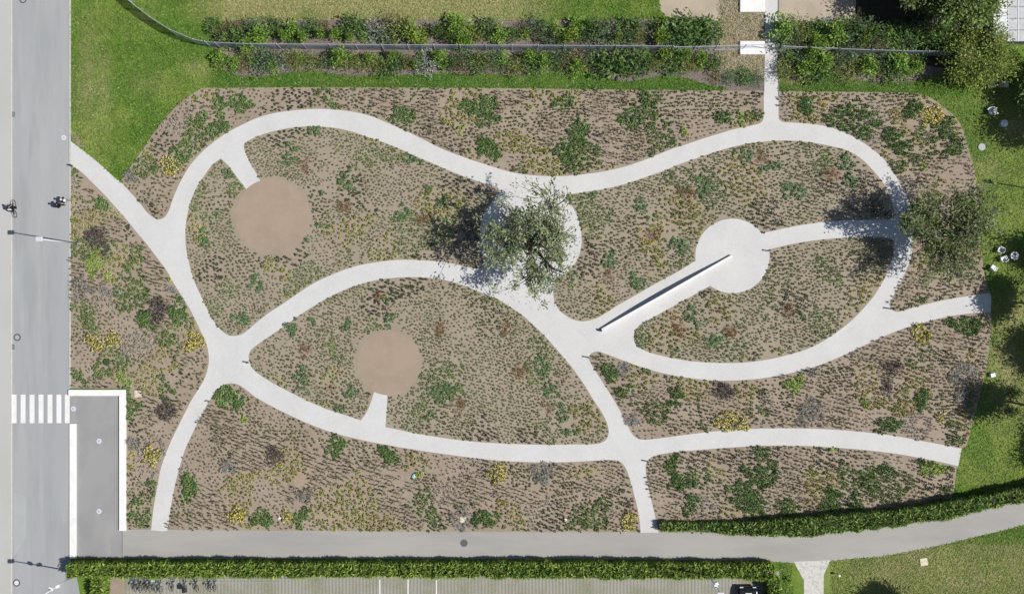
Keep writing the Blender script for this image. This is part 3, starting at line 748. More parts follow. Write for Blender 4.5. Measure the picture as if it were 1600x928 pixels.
SM = {k: [shrub_mesh('shrub', 1.0, 1.5, 460, v[1], v[2], 10 + i * 7 + len(k), v[3]) for i in range(3)] for k, v in SP.items()}
ORD = ['first', 'second', 'third', 'fourth', 'fifth', 'sixth', 'seventh', 'eighth', 'ninth', 'tenth', 'eleventh', 'twelfth', 'thirteenth', 'fourteenth', 'fifteenth', 'sixteenth', 'seventeenth', 'eighteenth',
       'nineteenth', 'twentieth', 'twenty-first', 'twenty-second', 'twenty-third', 'twenty-fourth', 'twenty-fifth', 'twenty-sixth', 'twenty-seventh', 'twenty-eighth', 'twenty-ninth', 'thirtieth', 'thirty-first', 'thirty-second']
shr = []   # (kind, px, py (visible middle), radius m, height m, row)
# the ones that stand out, as seen
for e in [('lime', 642, 50, 1.0, 1.9, 0), ('lime', 657, 62, .8, 1.4, 0), ('olive', 628, 42, 1.3, 1.8, 0), ('silver', 588, 48, 1.0, 1.3, 0), ('bluish', 597, 56, .8, 1.1, 0), ('bright', 442, 58, .5, 1.7, 0), ('bright', 472, 60, .5, 1.6, 0), ('bright', 500, 55, .5, 1.7, 0),
          ('bright', 522, 54, .6, 1.8, 0), ('bright', 545, 60, .45, 1.5, 0), ('bright', 404, 54, .9, 2.0, 0), ('lime', 411, 62, .5, 1.2, 0), ('bright', 343, 85, .9, 1.1, 1), ('olive', 455, 84, .9, 1.6, 1), ('olive', 462, 98, .8, 1.2, 1), ('silver', 442, 96, .75, 1.1, 1),
          ('bluish', 408, 98, 1.1, 1.2, 1), ('bluish', 418, 84, .9, 1.3, 1), ('bright', 530, 82, .9, 1.9, 1), ('bluish', 512, 93, .7, 1.2, 1), ('olive', 545, 96, .9, 1.1, 1), ('olive', 565, 99, .9, 1.0, 1), ('bright', 576, 84, .5, 1.6, 1), ('olive', 590, 93, .9, 1.1, 1),
          ('bright', 612, 80, .5, 1.5, 1), ('dark', 618, 92, .9, 1.2, 1), ('olive', 640, 88, .6, 1.5, 1), ('bright', 648, 99, .4, 1.3, 1), ('silver', 668, 97, 1.0, 1.2, 1), ('bright', 686, 84, .8, 1.6, 1), ('dark', 705, 94, .6, 1.3, 1), ('bluish', 723, 82, .8, 1.2, 1),
          ('dark', 745, 99, .9, 1.1, 1), ('olive', 752, 90, .9, 1.5, 1), ('dark', 685, 46, .6, 1.8, 0), ('dark', 707, 60, .6, 1.7, 0), ('olive', 742, 58, .9, 1.6, 0), ('bright', 712, 40, 1.2, 1.4, 0), ('brown', 605, 38, 1.0, 1.2, 0), ('lime', 891, 57, .8, 1.7, 0), ('lime', 873, 53, .55, 1.4, 0),
          ('dark', 928, 44, .9, 1.8, 0), ('bluish', 945, 55, 1.1, 1.6, 0), ('bright', 965, 60, .45, 1.6, 0), ('bluish', 912, 63, .6, 1.2, 0), ('lime', 1033, 60, .7, 2.0, 0), ('lime', 1040, 78, .6, 1.5, 1), ('olive', 1000, 62, .7, 1.5, 0), ('dark', 1062, 52, 1.4, 1.8, 0), ('dark', 1085, 46, 1.3, 1.6, 0),
          ('dark', 1108, 52, 1.2, 1.6, 0), ('bluish', 1050, 62, 1.1, 1.4, 0), ('bright', 1072, 80, .6, 1.4, 1), ('bright', 1097, 86, .7, 1.4, 1), ('dark', 1050, 92, 1.1, 1.1, 1), ('olive', 1030, 98, .9, 1.0, 1), ('bluish', 872, 82, .7, 1.5, 1), ('brown', 905, 84, 1.2, 1.1, 1),
          ('dark', 960, 92, 1.3, 1.7, 1), ('dark', 997, 90, 1.3, 1.8, 1), ('bright', 974, 108, .45, 1.5, 1), ('olive', 1019, 102, .6, 1.3, 1), ('dark', 940, 98, 1.1, 1.2, 1), ('bluish', 1003, 104, .8, 1.2, 1), ('dark', 1115, 92, .8, 1.1, 1), ('brown', 885, 98, .9, .9, 1),
          ('bluish', 1137, 122, .7, .5, 1), ('dark', 1162, 121, .75, .5, 1), ('bluish', 1182, 124, .65, .5, 1), ('brown', 1118, 119, .7, .5, 1), ('bright', 826, 82, .6, 1.6, 1), ('bright', 850, 90, .8, 1.3, 1), ('olive', 808, 106, 1.0, 1.3, 1),
          ('bright', 365, 92, .7, 1.0, 1), ('olive', 347, 96, .7, .8, 1), ('dark', 334, 42, .7, .7, 0), ('dark', 368, 60, 1.1, 1.7, 0), ('bright', 385, 72, .8, 1.6, 0), ('brown', 360, 46, 1.1, 1.0, 0)]:
    shr.append(e)
occ = [(s_[1], s_[2], s_[3] / S) for s_ in shr]
kinds = ['dark', 'dark', 'bright', 'olive', 'bluish', 'bright', 'bright', 'olive', 'dark', 'brown', 'dark', 'bluish']
def fill(n, x0, x1, y0, y1, row, rlo, rhi):
    c = 0; tries = 0
    while c < n and tries < 4000:
        tries += 1
        x = rnd.uniform(x0, x1); y = rnd.uniform(y0, y1); r_ = rnd.uniform(rlo, rhi)
        if any((x - a) ** 2 + (y - b) ** 2 < ((q_ + r_ / S) * .52) ** 2 for (a, b, q_) in occ): continue
        occ.append((x, y, r_ / S)); shr.append((rnd.choice(kinds), x, y, r_, r_ * rnd.uniform(1.1, 1.7), row)); c += 1
fill(42, 345, 1120, 37, 66, 0, .5, 1.0)
fill(40, 350, 1115, 82, 105, 1, .45, .9)
fill(26, 1222, 1480, 42, 72, 2, .7, 1.3)
fill(22, 1222, 1440, 84, 112, 3, .7, 1.2)
shr += [('lime', 1352, 62, .6, 1.7, 2), ('bright', 1365, 52, .7, 1.6, 2), ('bright', 1268, 78, .8, 1.8, 3), ('silver', 1298, 40, .9, 1.0, 2)]
def ground_pos(px, py, h):
    f = (CAM_H - h) / CAM_H
    return 800 + (px - 800) * f, 464 + (py - 464) * f
ROW = ['in the row above the mesh fence', 'in the row below the mesh fence', 'above the fence right of the narrow path', 'below the fence right of the narrow path']
cnt = {}
for s_ in sorted(shr, key=lambda e: e[1]):
    k, x, y, r_, h, row = s_; r_ *= 1.36; h *= 1.3
    i = cnt.get((k, row), 0); cnt[(k, row)] = i + 1
    gx_, gy_ = ground_pos(x, y + (5 if row in (1, 3) and y < 95 else -3 if row in (0, 2) and y > 50 else 0), h * .6)
    o = bpy.data.objects.new('shrub', SM[k][rnd.randrange(3)]); COL.objects.link(o)
    o.location = W(gx_, gy_, .0); o.rotation_euler = (0, 0, rnd.uniform(0, 2 * PI)); o.scale = (r_, r_ * rnd.uniform(.9, 1.1), h / 1.5)
    tag(o, f'{SP[k][0]}, {ORD[min(i, len(ORD) - 1)]} from the left {ROW[row]}', 'shrub', 'shrubs along the mesh fence')
for (lab, k, x, y, r_, h) in (('small dark shrub at the right frame edge beside a trunk shadow', 'dark', 1584, 612, .8, 1.0), ('low dark shrub below the trunk shadow at the right edge', 'dark', 1580, 643, .6, .8),
                              ('pale young shrub on the lawn close to the curved hedge stub', 'bright', 1232, 905, .6, .6)):
    o = bpy.data.objects.new('shrub', SM[k][1]); COL.objects.link(o); o.location = W(x, y, 0); o.scale = (r_, r_, h / 1.5)
    tag(o, lab, 'shrub')

# ================================================================== GARDEN BED PLANTING
CIRC = [(426, 338.5, 62.3), (607.5, 567, 53.6), (473, 750, 12.5), (216, 615, 7), (723, 811.5, 7), (168, 565, 8)]
ALL = ['A', 'B', 'C', 'D', 'E', 'F', 'G', 'H', 'I', 'J']
OUTER = 'ABGHIJ'
# drifts that stand out: x, y, radius px, kind
DR = []
def dr(kind, s_):
    for t in s_.split():
        x, y, r_ = t.split(','); DR.append((float(x), float(y), float(r_), kind))
dr('D', '487,210,11 452,241,13 547,283,15 533,293,9 322,372,11 505,354,8 630,334,12 398,440,13 381,497,12 360,268,12 500,300,7 690,315,9 670,300,8 650,252,9 '
        '457,508,14 490,500,8 540,505,10 472,588,12 476,607,8 549,612,11 534,640,9 693,613,18 668,652,9 845,569,14 858,607,11 882,645,9 890,672,10 612,500,10 '
        '1000,322,12 1014,338,9 1096,291,14 1066,385,13 951,409,12 1000,444,14 1241,297,17 1322,256,13 1330,285,10 1165,246,12 1190,262,8 1316,263,8 930,305,8 1080,492,13 1112,531,10 1058,545,9 1250,490,10 1210,262,8 480,375,7 600,470,8')
dr('Y', '1456,183,17 265,259,15 150,533,13 178,530,11 310,530,12 296,540,9 240,716,14 371,806,12 985,812,13 1437,521,15 1138,658,18 1156,662,12 450,806,11 776,738,13 1470,650,9')
dr('S', '203,276,12 130,448,15 163,455,10 848,741,17 356,729,12 209,690,11 1266,640,17 1255,665,10 1508,583,20 1500,615,12 720,808,16 475,775,11 1270,580,10 985,655,9 975,575,12 270,448,10')
dr('P', '152,370,14 170,388,9 247,481,15 240,500,9 261,640,15 1393,574,12 1388,600,10 1130,606,17 430,712,13')
dr('R', '475,255,10 540,325,9 662,345,12 592,465,9 477,548,9 522,607,7 685,515,10 718,630,11 815,580,9 855,640,9 790,510,8 1188,250,12 1301,274,13 1075,303,10 1020,365,9 951,429,8 1060,512,12 1140,517,9 1232,485,9')
dr('G', '355,621,20 137,395,0 760,168,20 740,165,16 630,187,20 762,232,16 880,160,13 905,205,18 885,235,18 985,182,20 1015,158,16 282,240,15 340,200,20 375,160,18 312,187,14 345,165,14 1330,185,30 1345,205,20 1400,222,18 1490,232,16 1480,200,14 '
        '200,613,10 207,640,13 230,500,14 278,490,14 280,470,10 125,590,12 212,785,14 205,800,11 165,318,12 525,698,16 606,709,14 760,810,17 295,763,17 408,809,16 472,808,15 445,640,0 1068,752,18 1078,790,14 1165,775,26 1195,740,20 1190,705,16 1230,790,18 1298,782,18 1340,790,14 '
        '1390,665,16 1440,625,13 955,580,15 975,610,10 1055,618,16 1510,508,17 1485,497,10 1360,755,14 1385,735,12 1440,720,10 1480,764,9 1425,170,14 1260,165,13 1130,185,11 1050,725,12 1170,740,10')
dr('L', '150,412,14 145,425,9 190,590,10 200,597,8 1160,186,9 1240,600,14 1235,582,8 1450,728,15 1468,731,10 170,435,6 1478,525,5 383,655,6 1070,208,6 720,207,6 828,168,6 1442,260,6 1302,700,6 1350,630,6 268,440,6 655,740,6')
def in_drift(px, py):
    """index of the drift that covers a point, or -1"""
    res = np.full(px.shape, -1); best = np.full(px.shape, 1.0)
    wob = 1 + .8 * (vnoise(px, py, 8, 41) - .5) + .3 * (vnoise(px, py, 3.2, 42) - .5)
    for i, (x, y, r_, k) in enumerate(DR):
        if r_ < 1: continue
        e_ = (i * 0.618034 % 1) * PI; ce, se = math.cos(e_), math.sin(e_)
        u_ = (px - x) * ce + (py - y) * se; v_ = (py - y) * ce - (px - x) * se
        kx = 1.28 if k in 'DG' else 1.1
        d = np.hypot(u_ / kx, v_ * kx * .96) / (r_ * wob)
        m = d < best
        res[m] = i; best[m] = d[m]
    return res
# mosaic of ordinary planting in the outer beds
seeds = np.stack([rng.uniform(100, 1560, 520), rng.uniform(130, 840, 520)], 1)
CELLS = ['dot', 'dot', 'streak', 'streak', 'olive', 'dot', 'sparse', 'streak', 'lush', 'olive', 'grey', 'olive', 'dark', 'streak', 'lush']
cell_kind = [rnd.choice(CELLS) for _ in seeds]
inner_kind = [rnd.choice(['mat', 'mat', 'mat', 'dot', 'mat', 'thin', 'dense', 'olive', 'dense', 'dark']) for _ in seeds]
def cell_of(px, py):
    wx = px + 14 * (vnoise(px, py, 30, 61) - .5); wy = py + 14 * (vnoise(px, py, 30, 62) - .5)
    best = np.full(px.shape, 1e9); idx = np.zeros(px.shape, int)
    for i, (x, y) in enumerate(seeds):
        d = (wx - x) ** 2 + (wy - y) ** 2
        m = d < best; best[m] = d[m]; idx[m] = i
    return idx
#          spacing px, radius m, height m, blades, blade width, colours, keep
TK = {
    'mat':    (5.0, .125, .15, 9, .11, [(.085, .10, .045), (.07, .085, .035), (.11, .12, .06), (.075, .10, .04)], .95),
    'thin':   (5.6, 0.12, 0.15, 8, .10, [(.09, .10, .05), (.07, .08, .04)], .85),
    'dense':  (4.6, 0.15, 0.17, 9, .12, [(.08, .115, .04), (.065, .10, .035), (.10, .13, .05)], .95),
    'dot':    (5.7, 0.145, 0.20, 9, .12, [(.06, .07, .03), (.075, .085, .035), (.09, .10, .05)], .93),
    'dark':   (6.2, 0.18, 0.28, 9, .12, [(.035, .045, .022), (.05, .05, .035), (.045, .06, .025)], .9),
    'streak': (6.1, 0.16, 0.5, 9, .07, [(.10, .105, .05), (.08, .09, .04), (.13, .125, .065)], .92),
    'olive':  (6.2, 0.2, 0.26, 10, .12, [(.14, .15, .042), (.11, .125, .032), (.175, .165, .055)], .93),
    'sparse': (6.8, 0.13, 0.18, 7, .09, [(.07, .075, .04), (.10, .085, .06)], .85),
    'lush':   (5.2, 0.21, 0.27, 10, .13, [(.07, .105, .032), (.055, .09, .028), (.09, .12, .045)], .95),
    'grey':   (5.8, 0.19, 0.25, 10, .08, [(.15, .145, .12), (.12, .12, .095), (.18, .17, .145)], .93),
    'G':      (4.5, 0.23, 0.32, 11, .13, [(.065, .11, .035), (.055, .095, .03), (.085, .13, .045)], .93),
    'L':      (5.4, 0.24, 0.3, 10, .15, [(.13, .19, .035), (.11, .165, .03), (.16, .215, .055)], .95),
}
def tufts(mb, px, py, z0, rad, hgt, nb, bw, cols, tipk=.6):
    n = len(px)
    if n == 0: return
    sc = .78 + .44 * rng.random(n)
    tc = np.clip(pick_cols(cols, n, .25, .10) * np.array([2.5, 2.45, 2.5]), 0, .8)
    x = (px - 800) * S; y = (464 - py) * S
    a = rng.random((n, nb)) * 2 * PI
    rr = rad * sc[:, None] * (.35 + .75 * rng.random((n, nb)))
    hh = hgt * sc[:, None] * (.45 + .65 * rng.random((n, nb)))
    bx = x[:, None] + .2 * rr * np.cos(a); by = y[:, None] + .2 * rr * np.sin(a)
    tx = x[:, None] + rr * np.cos(a); ty = y[:, None] + rr * np.sin(a)
    w = bw * sc[:, None] * .5 * np.ones_like(a)
    pxx = -np.sin(a) * w; pyy = np.cos(a) * w
    mz = hh * .8
    v = np.stack([
        np.stack([bx, by, z0 + .35 * hh], -1),
        np.stack([(bx + tx) / 2 + pxx, (by + ty) / 2 + pyy, z0 + hh], -1),
        np.stack([tx, ty, z0 + tipk * hh], -1),
        np.stack([(bx + tx) / 2 - pxx, (by + ty) / 2 - pyy, z0 + hh * .92], -1)], 2).reshape(-1, 3)
    c = np.repeat(np.repeat(tc, nb, 0) * (.8 + .4 * rng.random((n * nb, 1))), 4, 0)
    mb.regular(v, 4, c)

bed_id_cache = {}
def bed_of(px, py):
    res = np.full(px.shape, -1)
    for i, k in enumerate(ALL):
        m = inside(px, py, BEDS[k]); res[m] = i
    for (x, y, r_) in CIRC:
        res[np.hypot(px - x, py - y) < r_] = -1
    # ground under the curved hedge stays bare
    return res
EDG = np.concatenate([np.array(BEDS[k]) for k in ALL])

STUFF_NAMES = {'mat': 'ground_cover', 'thin': 'ground_cover', 'dense': 'ground_cover', 'dot': 'tuft_planting', 'dark': 'tuft_planting', 'streak': 'ornamental_grass', 'olive': 'tuft_planting',
               'sparse': 'tuft_planting', 'lush': 'leafy_ground_cover', 'grey': 'grey_ground_cover', 'G': 'leafy_ground_cover', 'L': 'lime_ground_cover'}
STUFF_LABEL = {'ground_cover': 'fine green ground cover matted over the inner planting beds', 'tuft_planting': 'small dark tufts dotted in rows over the outer beds',
               'ornamental_grass': 'streaky fine ornamental grass drifts in the outer beds', 'leafy_ground_cover': 'dense mid green ground cover patches in the outer beds',
               'grey_ground_cover': 'dull grey low planting scattered in the outer beds', 'lime_ground_cover': 'bright lime green low leafy patches in the outer beds'}
acc = {n: MB() for n in STUFF_LABEL}
inner_code = [ALL.index(k) for k in 'CDEF']
for kind, (sp, rad, hgt, nb, bw, cols, keep) in TK.items():
    xs = np.arange(-900, 900, sp); ys = np.arange(-900, 900, sp * .88)
    X, Y = np.meshgrid(xs, ys)
    X = X + (np.arange(len(ys)) % 2)[:, None] * sp * .5
    X = (X + rng.normal(size=X.shape) * sp * .15).ravel(); Y = (Y + rng.normal(size=Y.shape) * sp * .15).ravel()
    X = X + 16 * (vnoise(X, Y, 70, 71) - .5); Y = Y + 16 * (vnoise(X, Y, 70, 72) - .5)
    ca, sa = math.cos(.5 + sp), math.sin(.5 + sp)
    X, Y = 830 + X * ca - Y * sa, 485 + X * sa + Y * ca
    m = (X > 105) & (X < 1555) & (Y > 132) & (Y < 838); X = X[m]; Y = Y[m]
    m = rng.random(len(X)) < keep; X = X[m]; Y = Y[m]
    # thinner here and there
    dens = fbm(X, Y, 34, 81)
    if kind not in 'GL':
        m = rng.random(len(X)) < np.clip(.65 + 2.2 * (dens - .28), .55, 1); X = X[m]; Y = Y[m]
    bid = bed_of(X, Y); m = bid >= 0; X, Y, bid = X[m], Y[m], bid[m]
    di = in_drift(X, Y)
    if kind in 'GL':
        kk = np.array([DR[i][3] if i >= 0 else '' for i in di]); m = kk == kind
    else:
        ci = cell_of(X, Y); inn = np.isin(bid, inner_code)
        kk = np.array([inner_kind[c] if f else cell_kind[c] for c, f in zip(ci, inn)])
        m = (kk == kind) & ((di < 0) | np.array([i >= 0 and DR[i][3] in 'RYSPD' and rng.random() < .5 for i in di]))
    X, Y = X[m], Y[m]
    if len(X) == 0: continue
    # soil margin along the path edges, narrow and uneven
    ed = np.full(len(X), 1e9)
    for k in ALL:
        ed = np.minimum(ed, edge_dist(X, Y, BEDS[k][::1]))
    m = ed > .4 + 2.4 * rng.random(len(X)) * (1 if kind not in ('mat', 'dense') else .4)
    X, Y = X[m], Y[m]
    tufts(acc[STUFF_NAMES[kind]], X, Y, .04, rad, hgt, nb, bw, cols, 1.25 if kind == 'streak' else .6)
for n, mb in acc.items():
    if mb.n: tag(mb.build(n, M_fol), STUFF_LABEL[n], 'ground cover', kind='stuff')

# ------------------------------------------------------------------ single clumps in the drifts
def clump_mesh(R, H, n, cols, leaf, flower=None, nf=0, upright=.3):
    mb = MB()
    az = rng.random(n) * 2 * PI; q_ = R * rng.random(n) ** .6; zz = H * (1 - (q_ / R) ** 2 * .7) * (.55 + .45 * rng.random(n))
    c = np.stack([q_ * np.cos(az), q_ * np.sin(az), np.maximum(zz, .03)], -1)
    d = np.stack([np.cos(az), np.sin(az), np.full(n, upright)], -1) + rng.normal(size=(n, 3)) * .4
    v, col = leaf_quads(c, d, leaf[0] * (.6 + .8 * rng.random(n)), leaf[1] * (.7 + .6 * rng.random(n)), np.clip(pick_cols(cols, n, .3, .1) * 2.2, 0, .8), .8)
    mb.regular(v, 4, col)
    if nf:
        az = rng.random(nf) * 2 * PI; q_ = R * rng.random(nf) ** .6
        c = np.stack([q_ * np.cos(az), q_ * np.sin(az), H * (1.02 - (q_ / R) ** 2 * .5) + .05 * rng.random(nf)], -1)
        d = rng.normal(size=(nf, 3)); d[:, 2] *= .25
        v, col = leaf_quads(c, d, .15, .12, pick_cols(flower, nf, .12, .05)); mb.regular(v, 4, col)
    o = mb.build('clump', M_fol); me = o.data; bpy.data.objects.remove(o)
    return me
CL = {
    'D': ('leafy_clump', 'dark green leafy clump', 8.6, [clump_mesh(.28, .30, 34, [(.045, .08, .032), (.06, .10, .04), (.085, .125, .055), (.10, .14, .07), (.035, .065, .025)], (.20, .10)) for _ in range(4)]),
    'Y': ('flower_clump', 'yellow flowering clump', 7.0, [clump_mesh(.26, .38, 22, [(.09, .10, .035), (.07, .085, .03)], (.18, .07), [(.66, .52, .06), (.72, .60, .16), (.70, .64, .34)], 13) for _ in range(4)]),
    'S': ('sage_clump', 'silvery grey clump', 7.0, [clump_mesh(.28, .34, 44, [(.13, .128, .12), (.18, .176, .175), (.085, .085, .075), (.24, .232, .235), (.07, .078, .058)], (.20, .05), upright=.7) for _ in range(4)]),
    'P': ('purple_clump', 'dusky purple clump', 7.2, [clump_mesh(.32, .42, 46, [(.05, .04, .043), (.065, .052, .06), (.036, .033, .033), (.085, .068, .08), (.045, .05, .026)], (.20, .06), upright=.8) for _ in range(4)]),
    'R': ('rust_grass_clump', 'rust brown grass clump', 7.6, [clump_mesh(.36, .32, 24, [(.12, .055, .024), (.16, .07, .028), (.09, .042, .02), (.11, .07, .03)], (.34, .035), upright=.5) for _ in range(4)]),
}
LAND = [('the left clay circle', 426, 338), ('the lower clay circle', 607, 567), ('the olive tree', 830, 385), ('the white round plaza', 1144, 400), ('the narrow white wall', 1030, 462), ('the left path fork', 250, 344),
        ('the four way path crossing', 355, 560), ('the roadside lamp', 124, 381), ('the narrow north path', 1205, 185), ('the shady broadleaf tree', 1446, 368), ('the lane end of the middle path', 1015, 828),
        ('the ramp wall corner', 193, 612), ('the low right path end', 1500, 714), ('the high right path end', 1546, 472), ('the beige square cover', 723, 811), ('the bare soil spot', 473, 750), ('the triangle path junction', 985, 695), ('the pointed bed tip', 925, 553)]
def where(px, py, rank=0):
    L_ = sorted(LAND, key=lambda l: math.hypot(px - l[1], py - l[2]))
    n, x, y = L_[rank]; d = math.hypot(px - x, py - y); a = math.degrees(math.atan2(py - y, px - x)) % 360
    w = ['right of', 'down right of', 'below', 'down left of', 'left of', 'up left of', 'above', 'up right of'][int((a + 22.5) // 45) % 8]
    q_ = 'close' if d < 60 else 'a short way' if d < 105 else 'some way' if d < 160 else 'far'
    return f'{q_} {w} {n}'
used = set(); n_clump = 0; seen_labels = {}
def uniq_where(look, x, y):
    for r_ in range(len(LAND)):
        l = f'{look} {where(x, y, r_)}'
        if l not in used: used.add(l); return l
    return f'{look} {where(x, y)}'
extra = MB()
for i, (x, y, r_, k) in enumerate(DR):
    if k not in CL or r_ < 1: continue
    name, look, sp, meshes = CL[k]
    lab = uniq_where(look, x, y)
    gx_ = np.arange(-24, 25) * sp; X, Y = np.meshgrid(gx_, gx_ * .9); X = X + (np.arange(len(gx_)) % 2)[:, None] * sp * .5
    X = (X + rng.normal(size=X.shape) * sp * .16).ravel() + x; Y = (Y + rng.normal(size=Y.shape) * sp * .16).ravel() + y
    m = np.hypot(X - x, Y - y) < r_ * 1.5; X, Y = X[m], Y[m]
    m = (in_drift(X, Y) == i) & (bed_of(X, Y) >= 0); X, Y = X[m], Y[m]
    if k == 'R': m = rng.random(len(X)) < .95; X, Y = X[m], Y[m]
    for (a_, b_) in zip(X, Y):
        o = bpy.data.objects.new(name, meshes[rnd.randrange(4)]); COL.objects.link(o)
        o.location = W(a_, b_, .04); s_ = rnd.uniform(.8, 1.2); o.scale = (s_, s_, s_ * rnd.uniform(.85, 1.15)); o.rotation_euler = (0, 0, rnd.uniform(0, 6.28))
        tag(o, lab, 'plant', f'{name.replace("_", " ")}s {where(x, y)}' if False else lab.replace(' clump', ' clumps') )
        n_clump += 1
from collections import Counter
print(Counter(o.name.split('.')[0] for o in scene.objects if o.parent is None).most_common(12))
print('clumps', n_clump, 'shrubs', len(shr))
# round clipped cushion with a bare collar
mb = MB(); n = 260
az = rng.random(n) * 2 * PI; q_ = .38 * rng.random(n) ** .5
c = np.stack([q_ * np.cos(az), q_ * np.sin(az), .26 * np.sqrt(1 - (q_ / .4) ** 2) + .02], -1)
v, col = leaf_quads(c, rng.normal(size=(n, 3)) + np.array([0, 0, .3]), .12, .06, pick_cols([(.06, .15, .03), (.08, .17, .04)], n)); mb.regular(v, 4, col)
o = mb.build('cushion_plant', M_fol); o.location = W(168, 565.5, .04); tag(o, 'round bright green cushion plant on bare soil above the zebra crossing', 'plant')

# ------------------------------------------------------------------ grass blades on the lawns
LAWN_EX = [smooth_poly(p) for p in (PATH, LANE, MUL_L, MUL_R)] + list(BEDS.values())
def grass(n, x0, x1, y0, y1, ln=.16):
    X = rng.uniform(x0, x1, n); Y = rng.uniform(y0, y1, n)
    m = np.ones(n, bool)
    for p in LAWN_EX:
        p_ = np.array(p)
        if p_[:, 0].max() < x0 or p_[:, 0].min() > x1 or p_[:, 1].max() < y0 or p_[:, 1].min() > y1: continue
        m &= ~inside(X, Y, p)
    m &= ~((X > 1032) & (X < 1342) & (Y < 40)) & ~((X > 1116) & (X < 1218) & (Y < 125)) & ~((X < 111.2)) & ~((Y > 888) & (X < 1219)) & ~((Y > 872) & (X > 1238) & (X < 1299)) & ~((Y > 600) & (X < 200)) & ~((X > 1336) & (X < 1520) & (Y < 100))
    X, Y = X[m], Y[m]; n = len(X)
    pale = (rng.random((n, 1)) < .09) * np.clip(.25 + 1.5 * (vnoise(X, Y, 16, 33) - .35), 0, 1)[:, None]
    c = lawn_colour(X, Y) * (1 - pale) + np.array([.30, .31, .15]) * pale
    c = c * (.75 + .75 * rng.random((n, 1))) * (1 + .12 * (rng.random((n, 3)) - .5))
    a = rng.random(n) * 2 * PI; L_ = ln * (.5 + rng.random(n)); h = .10 * (.4 + rng.random(n))
    x = (X - 800) * S; y = (464 - Y) * S; w = .055
    v = np.stack([np.stack([x - np.sin(a) * w, y + np.cos(a) * w, np.full(n, .0)], -1), np.stack([x + np.sin(a) * w, y - np.cos(a) * w, np.full(n, .0)], -1),
                  np.stack([x + np.cos(a) * L_, y + np.sin(a) * L_, h], -1)], 1).reshape(-1, 3)
    gm.regular(v, 3, np.repeat(c, 3, 0))
gm = MB()
grass(34000, 111, 345, -10, 285); grass(15000, 330, 1050, -10, 38); grass(20000, 330, 1200, 105, 144, .2); grass(7000, 1216, 1480, 108, 148, .18)
grass(34000, 1440, 1610, 100, 800); grass(26000, 1215, 1610, 815, 935); grass(1500, 118, 150, 895, 935)
tag(gm.build('grass', M_fol), 'short mown grass blades over the lawns round the garden', 'grass', kind='stuff')
n = 420; a = rng.random(n) * 2 * PI; q_ = 6.2 * rng.random(n) ** .6
v, col = leaf_quads(np.stack([1.9 + q_ * np.cos(a), 4.9 + q_ * np.sin(a), np.full(n, .055)], -1), np.stack([np.cos(a * 7), np.sin(a * 7), 0 * a], -1), .15, .06, pick_cols([(.20, .16, .08), (.14, .13, .06), (.24, .20, .12)], n), 3.0)
fl = MB(); fl.regular(v, 4, col); tag(fl.build('fallen_leaves', M_fol), 'dry fallen leaves scattered below the olive tree', 'leaves', kind='stuff')
# tall straw grass on the dry ground
gm2 = MB()
n = 5200; X = rng.uniform(1124, 1193, n); Y = rng.uniform(-5, 122, n); m = Y < 108 + (X - 1124) * .12 + 8 * rng.random(n); X, Y = X[m], Y[m]; n = len(X)
a = rng.random(n) * 2 * PI; L_ = .3 * (.5 + rng.random(n)); x = (X - 800) * S; y = (464 - Y) * S
v = np.stack([np.stack([x - np.sin(a) * .03, y + np.cos(a) * .03, np.full(n, .01)], -1), np.stack([x + np.sin(a) * .03, y - np.cos(a) * .03, np.full(n, .01)], -1), np.stack([x + np.cos(a) * L_, y + np.sin(a) * L_, .25 * (.3 + rng.random(n))], -1)], 1).reshape(-1, 3)
gm2.regular(v, 3, np.repeat(pick_cols([(.50, .43, .29), (.40, .35, .22), (.28, .28, .15), (.56, .50, .35)], n), 3, 0))
tag(gm2.build('straw_grass', M_fol), 'dry straw coloured grass around the white slabs by the narrow path', 'grass', kind='stuff')

